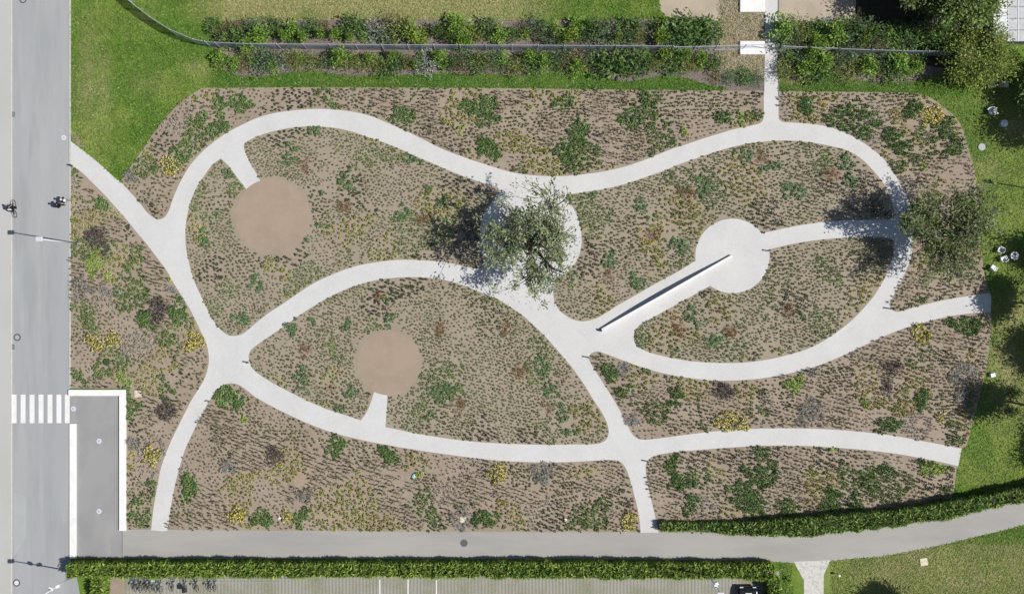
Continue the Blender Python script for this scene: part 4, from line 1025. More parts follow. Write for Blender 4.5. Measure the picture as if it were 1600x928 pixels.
# ================================================================== MESH FENCE
def fence_mat():
    m, nt, b = new_mat('fence_fabric')
    b.inputs['Base Color'].default_value = (.30, .37, .48, 1); b.inputs['Roughness'].default_value = .6
    t = nt.nodes.new('ShaderNodeBsdfTransparent'); mx = nt.nodes.new('ShaderNodeMixShader'); mx.inputs['Fac'].default_value = .66
    out = nt.nodes['Material Output']
    nt.links.new(t.outputs[0], mx.inputs[1]); nt.links.new(b.outputs[0], mx.inputs[2]); nt.links.new(mx.outputs[0], out.inputs['Surface'])
    return m
M_fence = fence_mat()
M_post = mat('galvanised', (.50, .52, .55), .45, .5, metal=.2)
def fence(label, line, h, rails_only=False):
    P = [Vector(W(*p)) for p in line]
    root = thing('mesh_fence', label, 'fence', P[0], 0)
    o0 = P[0]
    pts = []
    for i in range(len(P) - 1):
        m = max(1, int(round((P[i + 1] - P[i]).length / 2.4)))
        for k in range(m): pts.append(P[i].lerp(P[i + 1], k / m) - o0)
    pts.append(P[-1] - o0)
    post = None
    for p in pts:
        if post is None:
            mb = MB(); mb.cyl((0, 0, 0), .035, h + .1, 8); mb.lathe([(.05, 0), (.05, .03), (.01, .06)], (0, 0, h + .1), 8)
            post = mb.build('post', M_post, root); post.location = p
        else:
            c = post.copy(); COL.objects.link(c); c.parent = root; c.location = p
    mb = MB()
    if not rails_only:
        vs = []; fs = []
        fine = []
        for i in range(len(pts) - 1):
            for k in range(4):
                q_ = pts[i].lerp(pts[i + 1], k / 4); fine.append(q_)
        fine.append(pts[-1])
        for q_ in fine:
            for z in (.04, h * .5, h):
                vs.append((q_.x + rnd.uniform(-.02, .02), q_.y + rnd.uniform(-.03, .03) * (1 if z != h else 0), z + (rnd.uniform(-.03, .03) if z == h else 0)))
        for i in range(len(fine) - 1):
            for k in range(2):
                fs.append((i * 3 + k, (i + 1) * 3 + k, (i + 1) * 3 + k + 1, i * 3 + k + 1))
        mb.raw(vs, fs); mb.build('mesh_fabric', M_fence, root)
        rb = MB(); rb.tube([q_ + Vector((0, 0, h + .01)) for q_ in pts], .022, 5); rb.build('top_wire', M_post, root)
    else:
        for z in (.15, h):
            rb = MB(); rb.tube([q_ + Vector((0, 0, z)) for q_ in pts], .03, 5); rb.build('rail', M_post, root)
        wb = MB()
        for z in (.5, .9, 1.3): wb.tube([q_ + Vector((0, 0, z)) for q_ in pts], .008, 3)
        wb.build('wires', M_post, root)
    return root
fence('grey blue mesh fence curving over the lawn into the long shrub border', [(190, -34), (207, 5), (222, 18), (246, 36), (276, 55), (312, 70), (330, 73.5), (345, 75), (400, 77), (600, 78.5), (800, 79.2), (1000, 80.2), (1047, 80.5)], 2.1)
fence('open pipe rail fence bridging the dry grass and the narrow path', [(1049, 80.5), (1115, 79), (1160, 77.5), (1194, 77)], 1.7, True)
fence('pipe rail fence continuing right of the narrow path', [(1217, 79), (1260, 81), (1303, 82.5)], 1.7, True)
fence('blue mesh fence half hidden in shade among the right shrubs', [(1305, 84), (1400, 87), (1478, 88)], 1.9)

# ================================================================== STREET LAMPS
def lamp(label, px, py, spots, H=8.2, rz=0.0):
    r = thing('street_lamp', label, 'street lamp', W(px, py), rz, 'tall street lamps')
    mb = MB(); mb.lathe([(.16, 0), (.16, .05), (.1, .1), (.1, .5), (.08, .55)], seg=14); mb.build('base', M_greymetal, r, True)
    mb = MB(); mb.cyl((0, 0, .5), .075, H - .5, 12, .045); mb.build('pole', mat('pole_white', (.62, .63, .65), .4, .4), r, True)
    mb = MB(); mb.box((-.12, 0, H + .05), (.62, .42, .14), bev=.04); hd = mb.build('lamp_head', mat('lamp_grey', (.55, .57, .62), .35, .5), r)
    mb = MB(); mb.box((-.12, 0, H - .03), (.5, .32, .02)); mb.build('lens', M_glass, hd)
    for (z, a) in spots:
        mb = MB(); mb.box((.17 * math.cos(a), .17 * math.sin(a), z), (.34, .3, .3), rz=a, bev=.04)
        mb.box((0, 0, z), (.2, .2, .12), rz=a); mb.build('spotlight', mat('lamp_white', (.68, .69, .72), .4, .4), r)
    return r
lamp('tall pale street lamp at the road edge below the two walkers', 124, 381, [])
lamp('tall street lamp with spotlights rising from the left hedge end', 124, 893.5, [(5.1, .4), (5.9, 2.6)])
lamp('street lamp with spotlights rising from the hedge near the black car', 1101, 890, [(5.0, .4), (5.9, 2.6)])
lamp('street lamp whose thin shadow points at the shady broadleaf tree', 1650, 302, [])

# small bollard lights at path corners
bl = None
for (x, y, lab) in ((388, 566, 'dark bollard light at the left tip of the almond shaped bed'), (918.5, 558, 'dark bollard light at the pointed bed tip below the seat wall'), (1388.5, 482, 'dark bollard light where the upper right path splits'),
                    (1011, 720, 'dark bollard light at the corner above the right hedge bed'), (1199.5, 392, 'dark bollard light at the edge of the white round plaza'), (113.5, 259, 'dark bollard light where the left path meets the road'),
                    (257, 419, 'dark bollard light on the left path edge below the fork'), (234, 821, 'dark bollard light at the lane end of the left path'), (168, 604, 'dark bollard light just above the ramp head wall')):
    if bl is None:
        bl = thing('bollard_light', lab, 'bollard', W(x, y, .03), 0, 'bollard lights along the paths')
        mb = MB(); mb.cyl((0, 0, 0), .06, .55, 12); mb.build('post', M_black, bl, True)
        mb = MB(); mb.lathe([(.062, .55), (.075, .56), (.075, .66), (.06, .68)], seg=12); mb.build('cap', M_black, bl)
    else:
        c = copy_tree(bl); c.location = W(x, y, .03); c['label'] = lab

# ================================================================== COVERS, DRAINS
def manhole(label, px, py, z, solid=False, white=False):
    r = thing('manhole_cover', label, 'manhole cover', W(px, py, z), 0, 'round covers in the roads')
    mb = MB(); seg = 28; vs = []; fs = []
    for i in range(seg):
        a = 2 * PI * i / seg
        for rr_ in (.23, .36): vs += [(rr_ * math.cos(a), rr_ * math.sin(a), .006)]
    for i in range(seg):
        j = (i + 1) % seg; fs.append((2 * i, 2 * i + 1, 2 * j + 1, 2 * j))
    mb.raw(vs, fs); mb.build('ring', M_iron, r)
    mb = MB(); mb.cyl((0, 0, 0), .232, .005, 28); mb.build('lid', M_iron if solid else mat('lid_white', (.62, .61, .58), .8) if white else mat('lid_grey', (.33, .335, .34), .8), r)
manhole('grey manhole cover with a dark ring at the top of the road', 36, 0, .016)
manhole('grey manhole cover with a dark ring above the zebra crossing', 27, 527, .016)
manhole('white centred manhole cover with a dark ring near the bottom left lamp', 26, 910, .018, white=True)
manhole('solid dark manhole cover in the grey lane below the beige square cover', 725, 848, .018, solid=True)
def drain(label, px, py):
    r = thing('storm_drain', label, 'drain', W(px, py, .02), 0, 'kerb drains of the road')
    mb = MB()
    for s_ in (-.22, .22): mb.box((0, s_, .01), (.3, .03, .03))
    for s_ in (-.15, .15): mb.box((s_, 0, .01), (.03, .47, .03))
    mb.build('frame', M_iron, r)
    mb = MB()
    for i in range(7): mb.box((0, -.18 + i * .06, .008), (.27, .028, .02))
    mb.build('grate', M_iron, r)
drain('dark kerb drain above the cyclist', 20.5, 179); drain('dark kerb drain just below the ringed manhole cover', 20, 542)
def cover(label, px, py, s_, rz=0.0):
    r = thing('access_cover', label, 'access cover', W(px, py, .03), rz, 'beige square covers')
    mb = MB(); mb.box((0, 0, .03), (s_, s_, .1), bev=.012); mb.build('slab', mat('cover_beige', (.60, .54, .42), .85, .2, var=.08, scale=4), r)
    mb = MB(); mb.box((s_ * .3, 0, .083), (.03, .12, .008)); mb.box((-s_ * .3, 0, .083), (.03, .12, .008)); mb.build('lifting_slot', M_iron, r)
cover('beige square cover beside the ramp wall corner', 216, 615, .68)
cover('beige square cover in the planting beside the grey lane', 723.5, 811, .62)
cover('beige square cover tilted in the lawn below the bending lane', 1443, 877, .72, R_(8))

# white slabs by the narrow path
for (x, y, lab) in ((1174.5, 10, 'white rectangular slab at the very top beside the narrow path'), (1174.5, 76, 'white rectangular slab under the pipe rail fence')):
    mb = MB(); mb.box((0, 0, .17), (2.42, 1.32, .30), bev=.06)
    o = mb.build('concrete_slab', M_white); o.location = W(x, y); tag(o, lab, 'slab', 'white slabs beside the narrow path')

# ================================================================== BICYCLES
def bicycle(label, px, py, rz, frame_col, group, lean=0.0, nm=None):
    r = thing('bicycle', label, 'bicycle', W(px, py, .02), rz, group)
    r.rotation_euler = (lean, 0, rz)
    fm = mat('bike_' + nm, frame_col, .35, .5)
    R0 = .34
    for x in (-.52, .52):
        mb = MB(); pts = [Vector((x + R0 * math.cos(a), 0, R0 + R0 * math.sin(a))) for a in np.linspace(0, 2 * PI, 24, endpoint=False)]
        mb.tube(pts, .025, 5, closed=True)
        w = mb.build('wheel', M_rubber, r)
        mb = MB()
        for a in np.linspace(0, PI, 6, endpoint=False):
            e = Vector((math.cos(a) * (R0 - .02), 0, math.sin(a) * (R0 - .02))); c = Vector((x, 0, R0)); mb.tube([c - e, c + e], .004, 3)
        mb.cyl((x, -.05, R0), .025, .1, 8, axis='Y'); mb.build('spokes', M_greymetal, w)
    hub_r = Vector((-.52, 0, R0)); bb = Vector((-.08, 0, .3)); seat = Vector((-.22, 0, .82)); head = Vector((.36, 0, .80)); hub_f = Vector((.52, 0, R0))
    mb = MB()
    for (p, q_) in ((hub_r, bb), (bb, seat), (seat, head - Vector((0, 0, .06))), (bb, head - Vector((0, 0, .15))), (hub_r, seat - Vector((0, 0, .08))), (head, hub_f)): mb.tube([p, q_], .02, 6)
    mb.build('frame', fm, r)
    mb = MB(); mb.tube([Vector((.24, -.28, .98)), Vector((.34, -.2, 1.0)), Vector((.37, 0, .98)), Vector((.34, .2, 1.0)), Vector((.24, .28, .98))], .018, 6); mb.tube([head, Vector((.37, 0, .98))], .018, 6)
    mb.build('handlebar', M_black, r)
    mb = MB(); mb.tube([seat, seat + Vector((-.02, 0, .12))], .016, 6); mb.box((-.26, 0, .95), (.26, .15, .06), bev=.025); mb.build('saddle', M_black, r)
    mb = MB(); mb.cyl((-.08, -.03, .3), .09, .02, 14, axis='Y'); mb.tube([Vector((-.08, -.1, .3)), Vector((.06, -.1, .22))], .014, 5); mb.tube([Vector((-.08, .1, .3)), Vector((-.22, .1, .38))], .014, 5)
    mb.box((.08, -.14, .21), (.1, .09, .025)); mb.box((-.24, .14, .39), (.1, .09, .025)); mb.build('crank', M_greymetal, r)
    return r
BK = 'bicycles parked at the hedge'
BC = [((.03, .05, .12), 'blue'), ((.02, .02, .02), 'black'), ((.025, .02, .02), 'jet'), ((.06, .06, .065), 'grey'), ((.30, .42, .46), 'pale_blue'), ((.12, .12, .13), 'steel')]
BLAB = ['bicycle with a dark blue frame, outermost left in the rack', 'bicycle squeezed second from the left in the rack', 'bicycle third from the left in the rack', 'bicycle fourth from the left, left of the pale blue one', 'pale blue bicycle in the packed left part of the rack',
        'grey bicycle right of the pale blue one', 'bicycle standing alone right of the packed group', 'bicycle with a black rear box in the rack', 'black bicycle right of the one carrying a box', 'bicycle second from the right end of the row', 'last bicycle at the right end of the row']
for i, (x, ci, ln) in enumerate(((207, 0, .05), (216, 1, -.05), (224, 2, .08), (231, 3, 0), (239, 4, .05), (247.5, 5, -.06), (267, 3, .08), (286, 1, .0), (304, 2, -.06), (323, 1, .07), (333, 5, -.04))):
    b = bicycle(BLAB[i], x + 5, 909 + rnd.uniform(-1, 2), R_(90 + rnd.uniform(-9, 9)), BC[ci][0], BK, ln, BC[ci][1])
    if i == 7:
        mb = MB(); mb.box((-.5, 0, .86), (.42, .36, .34), bev=.03); mb.build('carrier_box', M_black, b)
    if i in (0, 4):
        mb = MB(); mb.box((.5, 0, .86), (.3, .34, .22), bev=.03); mb.build('basket', mat('basket_' + str(i), (.05, .08, .18) if i == 0 else (.4, .5, .52), .6), b)
# the rack
r = thing('bike_rack', 'long low galvanised bicycle rack with hoops along the hedge foot', 'bike rack', W(325, 903.5))
mb = MB()
for y in (-.35, .35): mb.tube([Vector((-8, y, .06)), Vector((8, y, .06))], .03, 6)
mb.build('base_rail', M_post, r)
hp = None
for i in range(36):
    x = -7.8 + i * .445
    if hp is None:
        mb = MB(); mb.tube([Vector((0, .35, .06)), Vector((0, .33, .42)), Vector((0, .18, .52)), Vector((0, .02, .42)), Vector((0, 0, .06))], .016, 5); mb.tube([Vector((.07, .35, .06)), Vector((.07, .33, .42)), Vector((.07, .18, .52)), Vector((.07, .02, .42)), Vector((.07, 0, .06))], .016, 5)
        hp = mb.build('hoop', M_post, r); hp.location = (x, 0, 0)
    else:
        c = hp.copy(); COL.objects.link(c); c.parent = r; c.location = (x, 0, 0)

# ================================================================== PEOPLE
def skin_mesh(name, joints, edges, radii, material, parent):
    me = bpy.data.meshes.new(name); me.from_pydata(joints, edges, [])
    o = bpy.data.objects.new(name, me); COL.objects.link(o); o.parent = parent
    md = o.modifiers.new('Skin', 'SKIN'); sd = o.modifiers.new('Sub', 'SUBSURF'); sd.levels = 1; sd.render_levels = 1
    sv = me.skin_vertices[0].data
    for i, r_ in enumerate(radii):
        sv[i].radius = (r_, r_) if not hasattr(r_, '__len__') else r_
        sv[i].use_root = (i == 0)
    me.materials.append(material)
    return o
def person(label, loc, rz, pose, cloth, trousers, hair, group, shoe=(.03, .03, .03), nm='a'):
    root = thing('person', label, 'person', loc, rz, group)
    J = pose
    sk = mat('skin', (.42, .27, .20), .6, .3)
    order = ['pelvis', 'waist', 'chest', 'neck', 'head', 'crown', 'shl', 'ell', 'wrl', 'hal', 'shr', 'elr', 'wrr', 'har', 'hil', 'knl', 'anl', 'tol', 'hir', 'knr', 'anr', 'tor']
    rad = dict(pelvis=(.115, .09), waist=(.10, .08), chest=(.125, .09), neck=.055, head=.10, crown=.075, shl=.06, ell=.045, wrl=.028, hal=.036, shr=.06, elr=.045, wrr=.028, har=.036, hil=.085, knl=.06, anl=.042, tol=.04, hir=.085, knr=.06, anr=.042, tor=.04)
    E = [('pelvis', 'waist'), ('waist', 'chest'), ('chest', 'neck'), ('neck', 'head'), ('head', 'crown'), ('chest', 'shl'), ('shl', 'ell'), ('ell', 'wrl'), ('wrl', 'hal'), ('chest', 'shr'), ('shr', 'elr'), ('elr', 'wrr'), ('wrr', 'har'),
         ('pelvis', 'hil'), ('hil', 'knl'), ('knl', 'anl'), ('anl', 'tol'), ('pelvis', 'hir'), ('hir', 'knr'), ('knr', 'anr'), ('anr', 'tor')]
    def make(name, keys, m, grow):
        idx = {k: i for i, k in enumerate(keys)}
        rr_ = [tuple(x + grow for x in (rad[k] if hasattr(rad[k], '__len__') else (rad[k], rad[k]))) for k in keys]
        return skin_mesh(name, [J[k] for k in keys], [(idx[a], idx[b]) for a, b in E if a in idx and b in idx], rr_, m, root)
    make('body', order, sk, 0)
    make('jacket', ['chest', 'waist', 'pelvis', 'hil', 'hir', 'shl', 'ell', 'wrl', 'shr', 'elr', 'wrr'], mat('cloth_' + nm, cloth, .85, .1), .04)
    make('trousers', ['pelvis', 'hil', 'knl', 'anl', 'hir', 'knr', 'anr'], mat('trousers_' + nm, trousers, .85, .1), .032)
    mb = MB(); c = Vector(J['crown']); h_ = Vector(J['head'])
    bm = bmesh.new(); bmesh.ops.create_icosphere(bm, subdivisions=2, radius=.118)
    bmesh.ops.translate(bm, vec=h_.lerp(c, .55) + Vector((-.015, 0, .015)), verts=bm.verts); mb.bm(bm)
    mb.build('hair', mat('hair_' + nm, hair, .7, .2), root, True)
    for k in ('l', 'r'):
        t = J['to' + k]; a = J['an' + k]
        mb = MB(); mb.box(((t[0] + a[0]) / 2 + .02, t[1], max(.05, t[2])), (.27, .1, .1), bev=.03); mb.build('shoe', mat('shoe', shoe, .6), root)
    return root
def walk(s_=1):
    return dict(pelvis=(0, 0, .92), waist=(.01, 0, 1.1), chest=(.03, 0, 1.32), neck=(.04, 0, 1.47), head=(.06, 0, 1.58), crown=(.06, 0, 1.67), shl=(.03, .19, 1.38), ell=(-.10 * s_, .24, 1.13), wrl=(-.04 * s_, .25, .9), hal=(-.02 * s_, .25, .82),
                shr=(.03, -.19, 1.38), elr=(.08 * s_, -.24, 1.13), wrr=(.22 * s_, -.22, .93), har=(.27 * s_, -.21, .87), hil=(0, .09, .86), knl=(.16 * s_, .09, .50), anl=(.22 * s_, .09, .09), tol=(.36 * s_ if s_ > 0 else -.08, .09, .05),
                hir=(0, -.09, .86), knr=(.02 * s_, -.09, .48), anr=(-.2 * s_, -.09, .11), tor=(-.08 * s_ if s_ > 0 else .34, -.09, .05))
PG = 'people on the wide road'
p1 = person('walker in blue jeans and dark jacket with pale hair near the kerb', W(107.3, 314.5, .013), R_(165), walk(), (.02, .02, .025), (.16, .20, .28), (.55, .52, .47), PG, nm='a')
p2 = person('walker all in black beside the one in blue jeans', W(98.5, 322, .013), R_(175), walk(), (.012, .012, .014), (.015, .015, .018), (.02, .015, .012), PG, nm='b')
mb = MB(); mb.box((-.14, 0, 1.22), (.14, .28, .36), bev=.05); bag = mb.build('shoulder_bag', mat('bag_white', (.7, .68, .64), .7), None)
bag.location = W(107.3, 314.5, .013); bag.rotation_euler = (0, 0, R_(165)); tag(bag, 'pale shoulder bag carried by the walker in blue jeans', 'bag')
bk = bicycle('ridden black bicycle on the left edge of the wide road', 25.5, 327, R_(96), (.02, .02, .022), None, 0.0, 'ridden')
ride = dict(pelvis=(-.24, 0, 1.02), waist=(-.16, 0, 1.19), chest=(.0, 0, 1.36), neck=(.11, 0, 1.46), head=(.18, 0, 1.55), crown=(.2, 0, 1.64), shl=(.02, .18, 1.40), ell=(.16, .25, 1.18), wrl=(.24, .24, 1.04), hal=(.3, .24, 1.0),
            shr=(.02, -.18, 1.40), elr=(.16, -.25, 1.18), wrr=(.24, -.24, 1.04), har=(.3, -.24, 1.0), hil=(-.2, .09, .97), knl=(.12, .13, .78), anl=(-.16, .13, .46), tol=(-.06, .13, .42), hir=(-.2, -.09, .97), knr=(.18, -.13, .66), anr=(.04, -.13, .3), tor=(.14, -.13, .25))
person('cyclist in dark clothes leaning forward on the black bicycle', W(25.5, 327, .02), R_(96), ride, (.018, .018, .022), (.02, .02, .024), (.03, .025, .02), PG, nm='c')
mb = MB(); mb.box((-.16, 0, 1.33), (.16, .3, .4), rx=0, bev=.06); bp = mb.build('backpack', mat('pack', (.55, .55, .53), .7)); bp.location = W(25.5, 327, .02); bp.rotation_euler = (0, 0, R_(96)); tag(bp, 'pale backpack on the back of the cyclist', 'backpack')

# ================================================================== LAWN FURNITURE
def chair(label, px, py, rz, tip=False):
    r = thing('garden_chair', label, 'chair', W(px, py), rz, 'white garden chairs on the right lawn')
    mb = MB(); mb.box((0, 0, .43), (.5, .52, .05), bev=.02); mb.build('seat', M_whitepl, r)
    mb = MB()
    vs = []; fs = []; n = 8
    for i in range(n + 1):
        a = -1.0 + 2.0 * i / n
        for (q_, z) in ((.25, .44), (.27, .88), (.30, .88), (.28, .44)):
            vs.append((-q_ * math.cos(a), q_ * math.sin(a) * 1.05, z))
    for i in range(n):
        for k in range(4):
            l = (k + 1) % 4; fs.append((i * 4 + k, i * 4 + l, (i + 1) * 4 + l, (i + 1) * 4 + k))
    fs += [(3, 2, 1, 0), (n * 4, n * 4 + 1, n * 4 + 2, n * 4 + 3)]
    mb.raw(vs, fs); mb.build('backrest', M_whitepl, r, True)
    for s_ in (-1, 1):
        mb = MB(); mb.box((.02, .27 * s_, .66), (.46, .06, .04), bev=.015); mb.box((.22, .27 * s_, .54), (.05, .05, .24), bev=.01); mb.build('armrest', M_whitepl, r)
        for t in (-1, 1):
            mb = MB(); mb.tube([Vector((.2 * t, .2 * s_, .43)), Vector((.24 * t, .24 * s_, 0))], [.03, .022], 6); mb.build('leg', M_whitepl, r)
def table(label, px, py, R0, col):
    r = thing('garden_table', label, 'table', W(px, py), 0, 'round garden tables on the right lawn')
    m = mat('table_' + str(int(px)), col, .5, .4, var=.08, scale=5)
    mb = MB(); mb.lathe([(R0 * .96, .70), (R0, .715), (R0, .735), (R0 * .97, .745)], seg=28); mb.build('tabletop', m, r)
    mb = MB(); mb.cyl((0, 0, .04), .04, .67, 10); mb.build('column', M_greymetal, r)
    mb = MB(); mb.lathe([(.26, 0), (.26, .02), (.06, .05)], seg=20); mb.build('foot', M_greymetal, r)
chair('white chair in the tree shadow nearest the hive boxes', 1545, 174, R_(200)); chair('grey white chair just right of the one by the hive boxes', 1551, 176, R_(20))
table('round pale table half in the tree shadow with cups', 1564, 195, .36, (.66, .65, .68))
mb = MB(); mb.lathe([(.36, .0), (.36, .07), (.34, .10)], seg=28); o = mb.build('stepping_slab', mat('slab_grey', (.40, .40, .43), .8, .2, var=.1, scale=5)); o.location = W(1533.5, 230); tag(o, 'round grey slab lying alone on the sunlit lawn', 'slab')
chair('white chair alone at the top of the shaded seating group', 1560, 391, R_(150)); chair('white chair between the round white table and the dark tree', 1565, 405, R_(120)); chair('white chair lowest of the shaded seating group', 1549, 419, R_(60))
table('round white table holding a dark tray in the shaded seating group', 1580, 400, .40, (.74, .74, .75))
mb = MB(); mb.box((0, 0, .02), (.16, .34, .04), rz=.25, bev=.01); o = mb.build('serving_tray', M_black); o.location = W(1580.5, 399.5, .745); tag(o, 'small dark tray lying on the round white table', 'tray')
mb = MB(); mb.box((0, 0, .2), (.45, .38, .4), rz=.2, bev=.03); o = mb.build('storage_box', M_whitepl); o.location = W(1549, 585.5); tag(o, 'small white box alone on the lawn right of the silvery clumps', 'box')
# hive boxes
for (x, y, c, lab) in ((1548, 134, (.55, .5, .45), 'leftmost hive box, pinkish white, under the yellow green tree'), (1561, 133.5, (.60, .38, .24), 'middle hive box with an orange side under the yellow green tree'), (1568, 133.5, (.66, .62, .56), 'rightmost hive box, pale with an orange side')):
    r = thing('hive_box', lab, 'beehive', W(x, y), 0, 'hive boxes under the trees')
    mb = MB(); mb.box((0, 0, .25), (.42, .5, .42), bev=.01); mb.build('body', mat('hive_%d' % x, (.48, .22, .09) if x > 1550 else (.5, .42, .36), .8), r)
    mb = MB(); mb.box((0, 0, .5), (.48, .56, .08), bev=.01); mb.build('roof', mat('hive_lid_%d' % x, c, .7), r)
# slatted pallet
r = thing('wooden_pallet', 'weathered slatted pallet in deep shade above the mesh fence', 'pallet', W(1464, 42), R_(2))
mb = MB()
for i in range(6): mb.box((-.6 + i * .24, 0, .5), (.07, 1.4, .03))
mb.build('slats', mat('old_wood', (.36, .34, .32), .8, .2, var=.2, scale=9), r)
mb = MB()
for y in (-.55, .55): mb.box((0, y, .46), (1.35, .09, .05))
for x in (-.55, .55):
    for y in (-.55, .55): mb.box((x, y, .22), (.08, .08, .44))
mb.build('frame', MATS['old_wood'], r)

# white roofed shed
r = thing('garden_shed', 'low shed with white corrugated roof and pale panel grid', 'shed', W(1585, 10))
mb = MB(); mb.box((.4, .3, 1.25), (6.6, 8.2, 2.5)); mb.build('wall', mat('shed_wall', (.45, .45, .44), .8), r)
vs = []; fs = []; n = 90
for i in range(n + 1):
    y = -4.1 + 8.9 * i / n; z = 2.62 + .045 * math.sin(i * 1.9)
    for (x, dz) in ((-3.25, 0), (-1.9, .06)): vs.append((x, y, z + dz))
for i in range(n): fs.append((2 * i, 2 * i + 1, 2 * i + 3, 2 * i + 2))
mb = MB(); mb.raw(vs, fs); mb.build('corrugated_roof', mat('sheet_white', (.66, .67, .70), .45, .4), r)
mb = MB()
for i in range(6):
    for j in range(8):
        mb.box((-1.55 + i * .92 + .1, -3.6 + j * 1.1, 2.68), (.84, 1.02, .05), bev=.012)
mb.build('roof_panels', mat('panel_grey', (.42, .44, .46), .5, .4, var=.15, scale=3), r)
mb = MB()
for i in range(7): mb.box((-2.0 + i * .92 + .1, .3, 2.70), (.05, 8.9, .06))
mb.build('roof_bars', M_white, r)

# ================================================================== CAR (mostly beyond the bottom edge)
r = thing('parked_car', 'black car parked at the right end of the bays beside the hedge', 'car', W(1166, 947.5, .02), R_(90))
prof = [(-2.15, .35), (-2.2, .62), (-2.05, .92), (-1.75, 1.02), (-1.35, 1.38), (-.6, 1.47), (.25, 1.44), (.95, 1.02), (1.75, .92), (2.12, .72), (2.18, .4), (2.1, .28), (-2.05, .28)]
def extrude_profile(mb, prof, hw, taper, bev=.0):
    vs = []; n = len(prof)
    for s_ in (-1, 1):
        for (x, z) in prof:
            k = hw - taper * max(0, z - .9) - .12 * max(0, abs(x) - 1.7) / .5
            vs.append((x, s_ * k, z))
    fs = [tuple(range(n)), tuple(range(2 * n - 1, n - 1, -1))]
    for i in range(n):
        j = (i + 1) % n; fs.append((i, n + i, n + j, j))
    mb.raw(vs, fs)
mb = MB(); extrude_profile(mb, prof, .88, .35); body = mb.build('body', mat('car_black', (.012, .012, .014), .2, .6), r)
bv = body.modifiers.new('Bevel', 'BEVEL'); bv.width = .06; bv.segments = 3
mb = MB(); mb.raw([(.98, -.68, 1.05), (.98, .68, 1.05), (.35, .6, 1.44), (.35, -.6, 1.44)], [(0, 1, 2, 3)]); mb.build('windscreen', mat('car_glass', (.03, .035, .04), .05, .8), r).location = (.03, 0, .015)
mb = MB(); mb.raw([(-1.72, -.66, 1.06), (-1.36, -.6, 1.37), (-1.36, .6, 1.37), (-1.72, .66, 1.06)], [(0, 1, 2, 3)]); mb.build('rear_window', MATS['car_glass'], r).location = (-.03, 0, .015)
for x in (-1.32, 1.34):
    for s_ in (-1, 1):
        mb = MB(); mb.cyl((x, s_ * .80 - .1, .32), .32, .2, 20, axis='Y'); w = mb.build('wheel', M_rubber, r)
        mb = MB(); mb.cyl((x, s_ * .9 - .02, .32), .19, .03, 14, axis='Y'); mb.build('rim', M_greymetal, w)
for s_ in (-1, 1):
    mb = MB(); mb.box((2.08, s_ * .62, .68), (.14, .34, .13), bev=.03); mb.build('headlight', M_glass, r)
    mb = MB(); mb.box((.62, s_ * .98, 1.02), (.14, .2, .13), bev=.03); mb.build('wing_mirror', MATS['car_black'], r)
mb = MB(); mb.box((1.45, 0, 1.0), (.36, .62, .03), rx=.0, bev=.01); o = mb.build('reflection_sheet', mat('reflection_white', (.72, .72, .72), .7)); o.location = W(1166, 947.5, .02); o.rotation_euler = (0, 0, R_(90))  # white sheet stands in for the windscreen reflection
tag(o, 'white sheet standing in for a reflection on the black car bonnet', 'reflection')

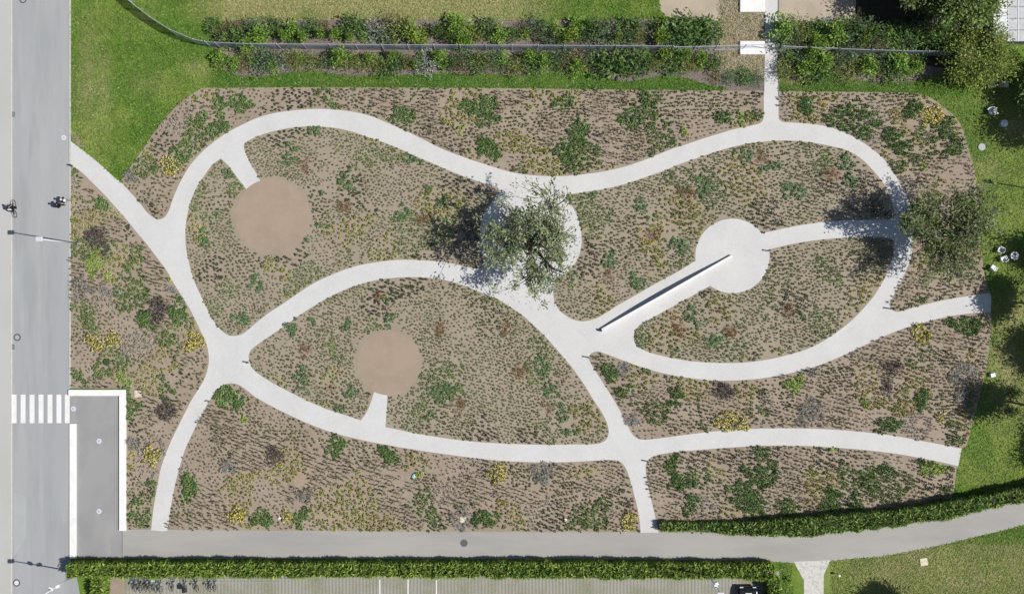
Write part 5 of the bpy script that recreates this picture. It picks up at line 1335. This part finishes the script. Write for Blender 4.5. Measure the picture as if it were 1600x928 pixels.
# ================================================================== LITTLE THINGS IN THE BEDS
def crumple(name, label, cat, px, py, r0, col, z=.04):
    bm = bmesh.new(); bmesh.ops.create_icosphere(bm, subdivisions=2, radius=r0)
    for v in bm.verts: v.co *= 1 + rnd.uniform(-.28, .28); v.co.z *= .55
    mb = MB(); mb.bm(bm); o = mb.build(name, mat(f'{name}_{int(px)}', col, .5, .4)); o.location = W(px, py, z + r0 * .45); tag(o, label, cat)
    return o
crumple('plastic_bag', 'scrap of turquoise plastic lying among the tufts beside the left path', 'litter', 188, 456.5, .17, (.30, .55, .66))
crumple('plastic_bag', 'scrap of turquoise plastic in the bed below the long lower path', 'litter', 647, 743, .2, (.30, .58, .62))
crumple('plastic_bag', 'scrap of turquoise plastic near the narrow north path', 'litter', 1264, 160, .2, (.32, .60, .58))
crumple('pale_stone', 'small white stone in the bed above the grey lane', 'stone', 883, 811, .17, (.66, .65, .63))
crumple('pale_stone', 'small white stone lying among the yellow flowers beside the lane', 'stone', 437, 808.5, .17, (.68, .67, .66))
r = thing('garden_light', 'small pale garden light on the lawn beside the footway', 'garden light', W(1308, 896))
mb = MB(); mb.cyl((0, 0, 0), .03, .55, 8); mb.build('post', M_black, r)
mb = MB(); mb.lathe([(.05, .55), (.13, .6), (.12, .72), (.04, .77)], seg=14); mb.build('globe', M_glass, r)

# ================================================================== LIGHT, SKY, CAMERA
EL = 51.0; AZ = -9.6      # sun to the right and slightly below the picture
w = bpy.data.worlds.new('World'); scene.world = w; w.use_nodes = True
nt = w.node_tree; bg = nt.nodes['Background']
sky = nt.nodes.new('ShaderNodeTexSky'); sky.sky_type = 'NISHITA'; sky.sun_disc = False
sky.sun_elevation = R_(EL); sky.sun_rotation = R_(90 - AZ)
nt.links.new(sky.outputs['Color'], bg.inputs['Color']); bg.inputs['Strength'].default_value = 0.062
L = bpy.data.lights.new('sun', 'SUN'); L.energy = 4.2; L.angle = R_(.53); L.color = (1.0, .955, .89)
so = bpy.data.objects.new('sun', L); COL.objects.link(so)
dv = Vector((-math.cos(R_(EL)) * math.cos(R_(AZ)), -math.cos(R_(EL)) * math.sin(R_(AZ)), -math.sin(R_(EL))))
so.rotation_euler = dv.to_track_quat('-Z', 'Y').to_euler(); so.location = (60, -10, 80)
cd = bpy.data.cameras.new('camera'); cam = bpy.data.objects.new('camera', cd); COL.objects.link(cam)
cam.location = (0, 0, CAM_H); cam.rotation_euler = (0, 0, 0)
cd.sensor_fit = 'HORIZONTAL'; cd.angle = 2 * math.atan(50 / CAM_H); cd.clip_end = 2000
scene.camera = cam
scene.render.engine = 'CYCLES'
scene.cycles.max_bounces = 5; scene.cycles.diffuse_bounces = 2; scene.cycles.transparent_max_bounces = 6
scene.view_settings.view_transform = 'Standard'; scene.view_settings.look = 'None'; scene.view_settings.gamma = 1.0
scene.view_settings.exposure = 0.22
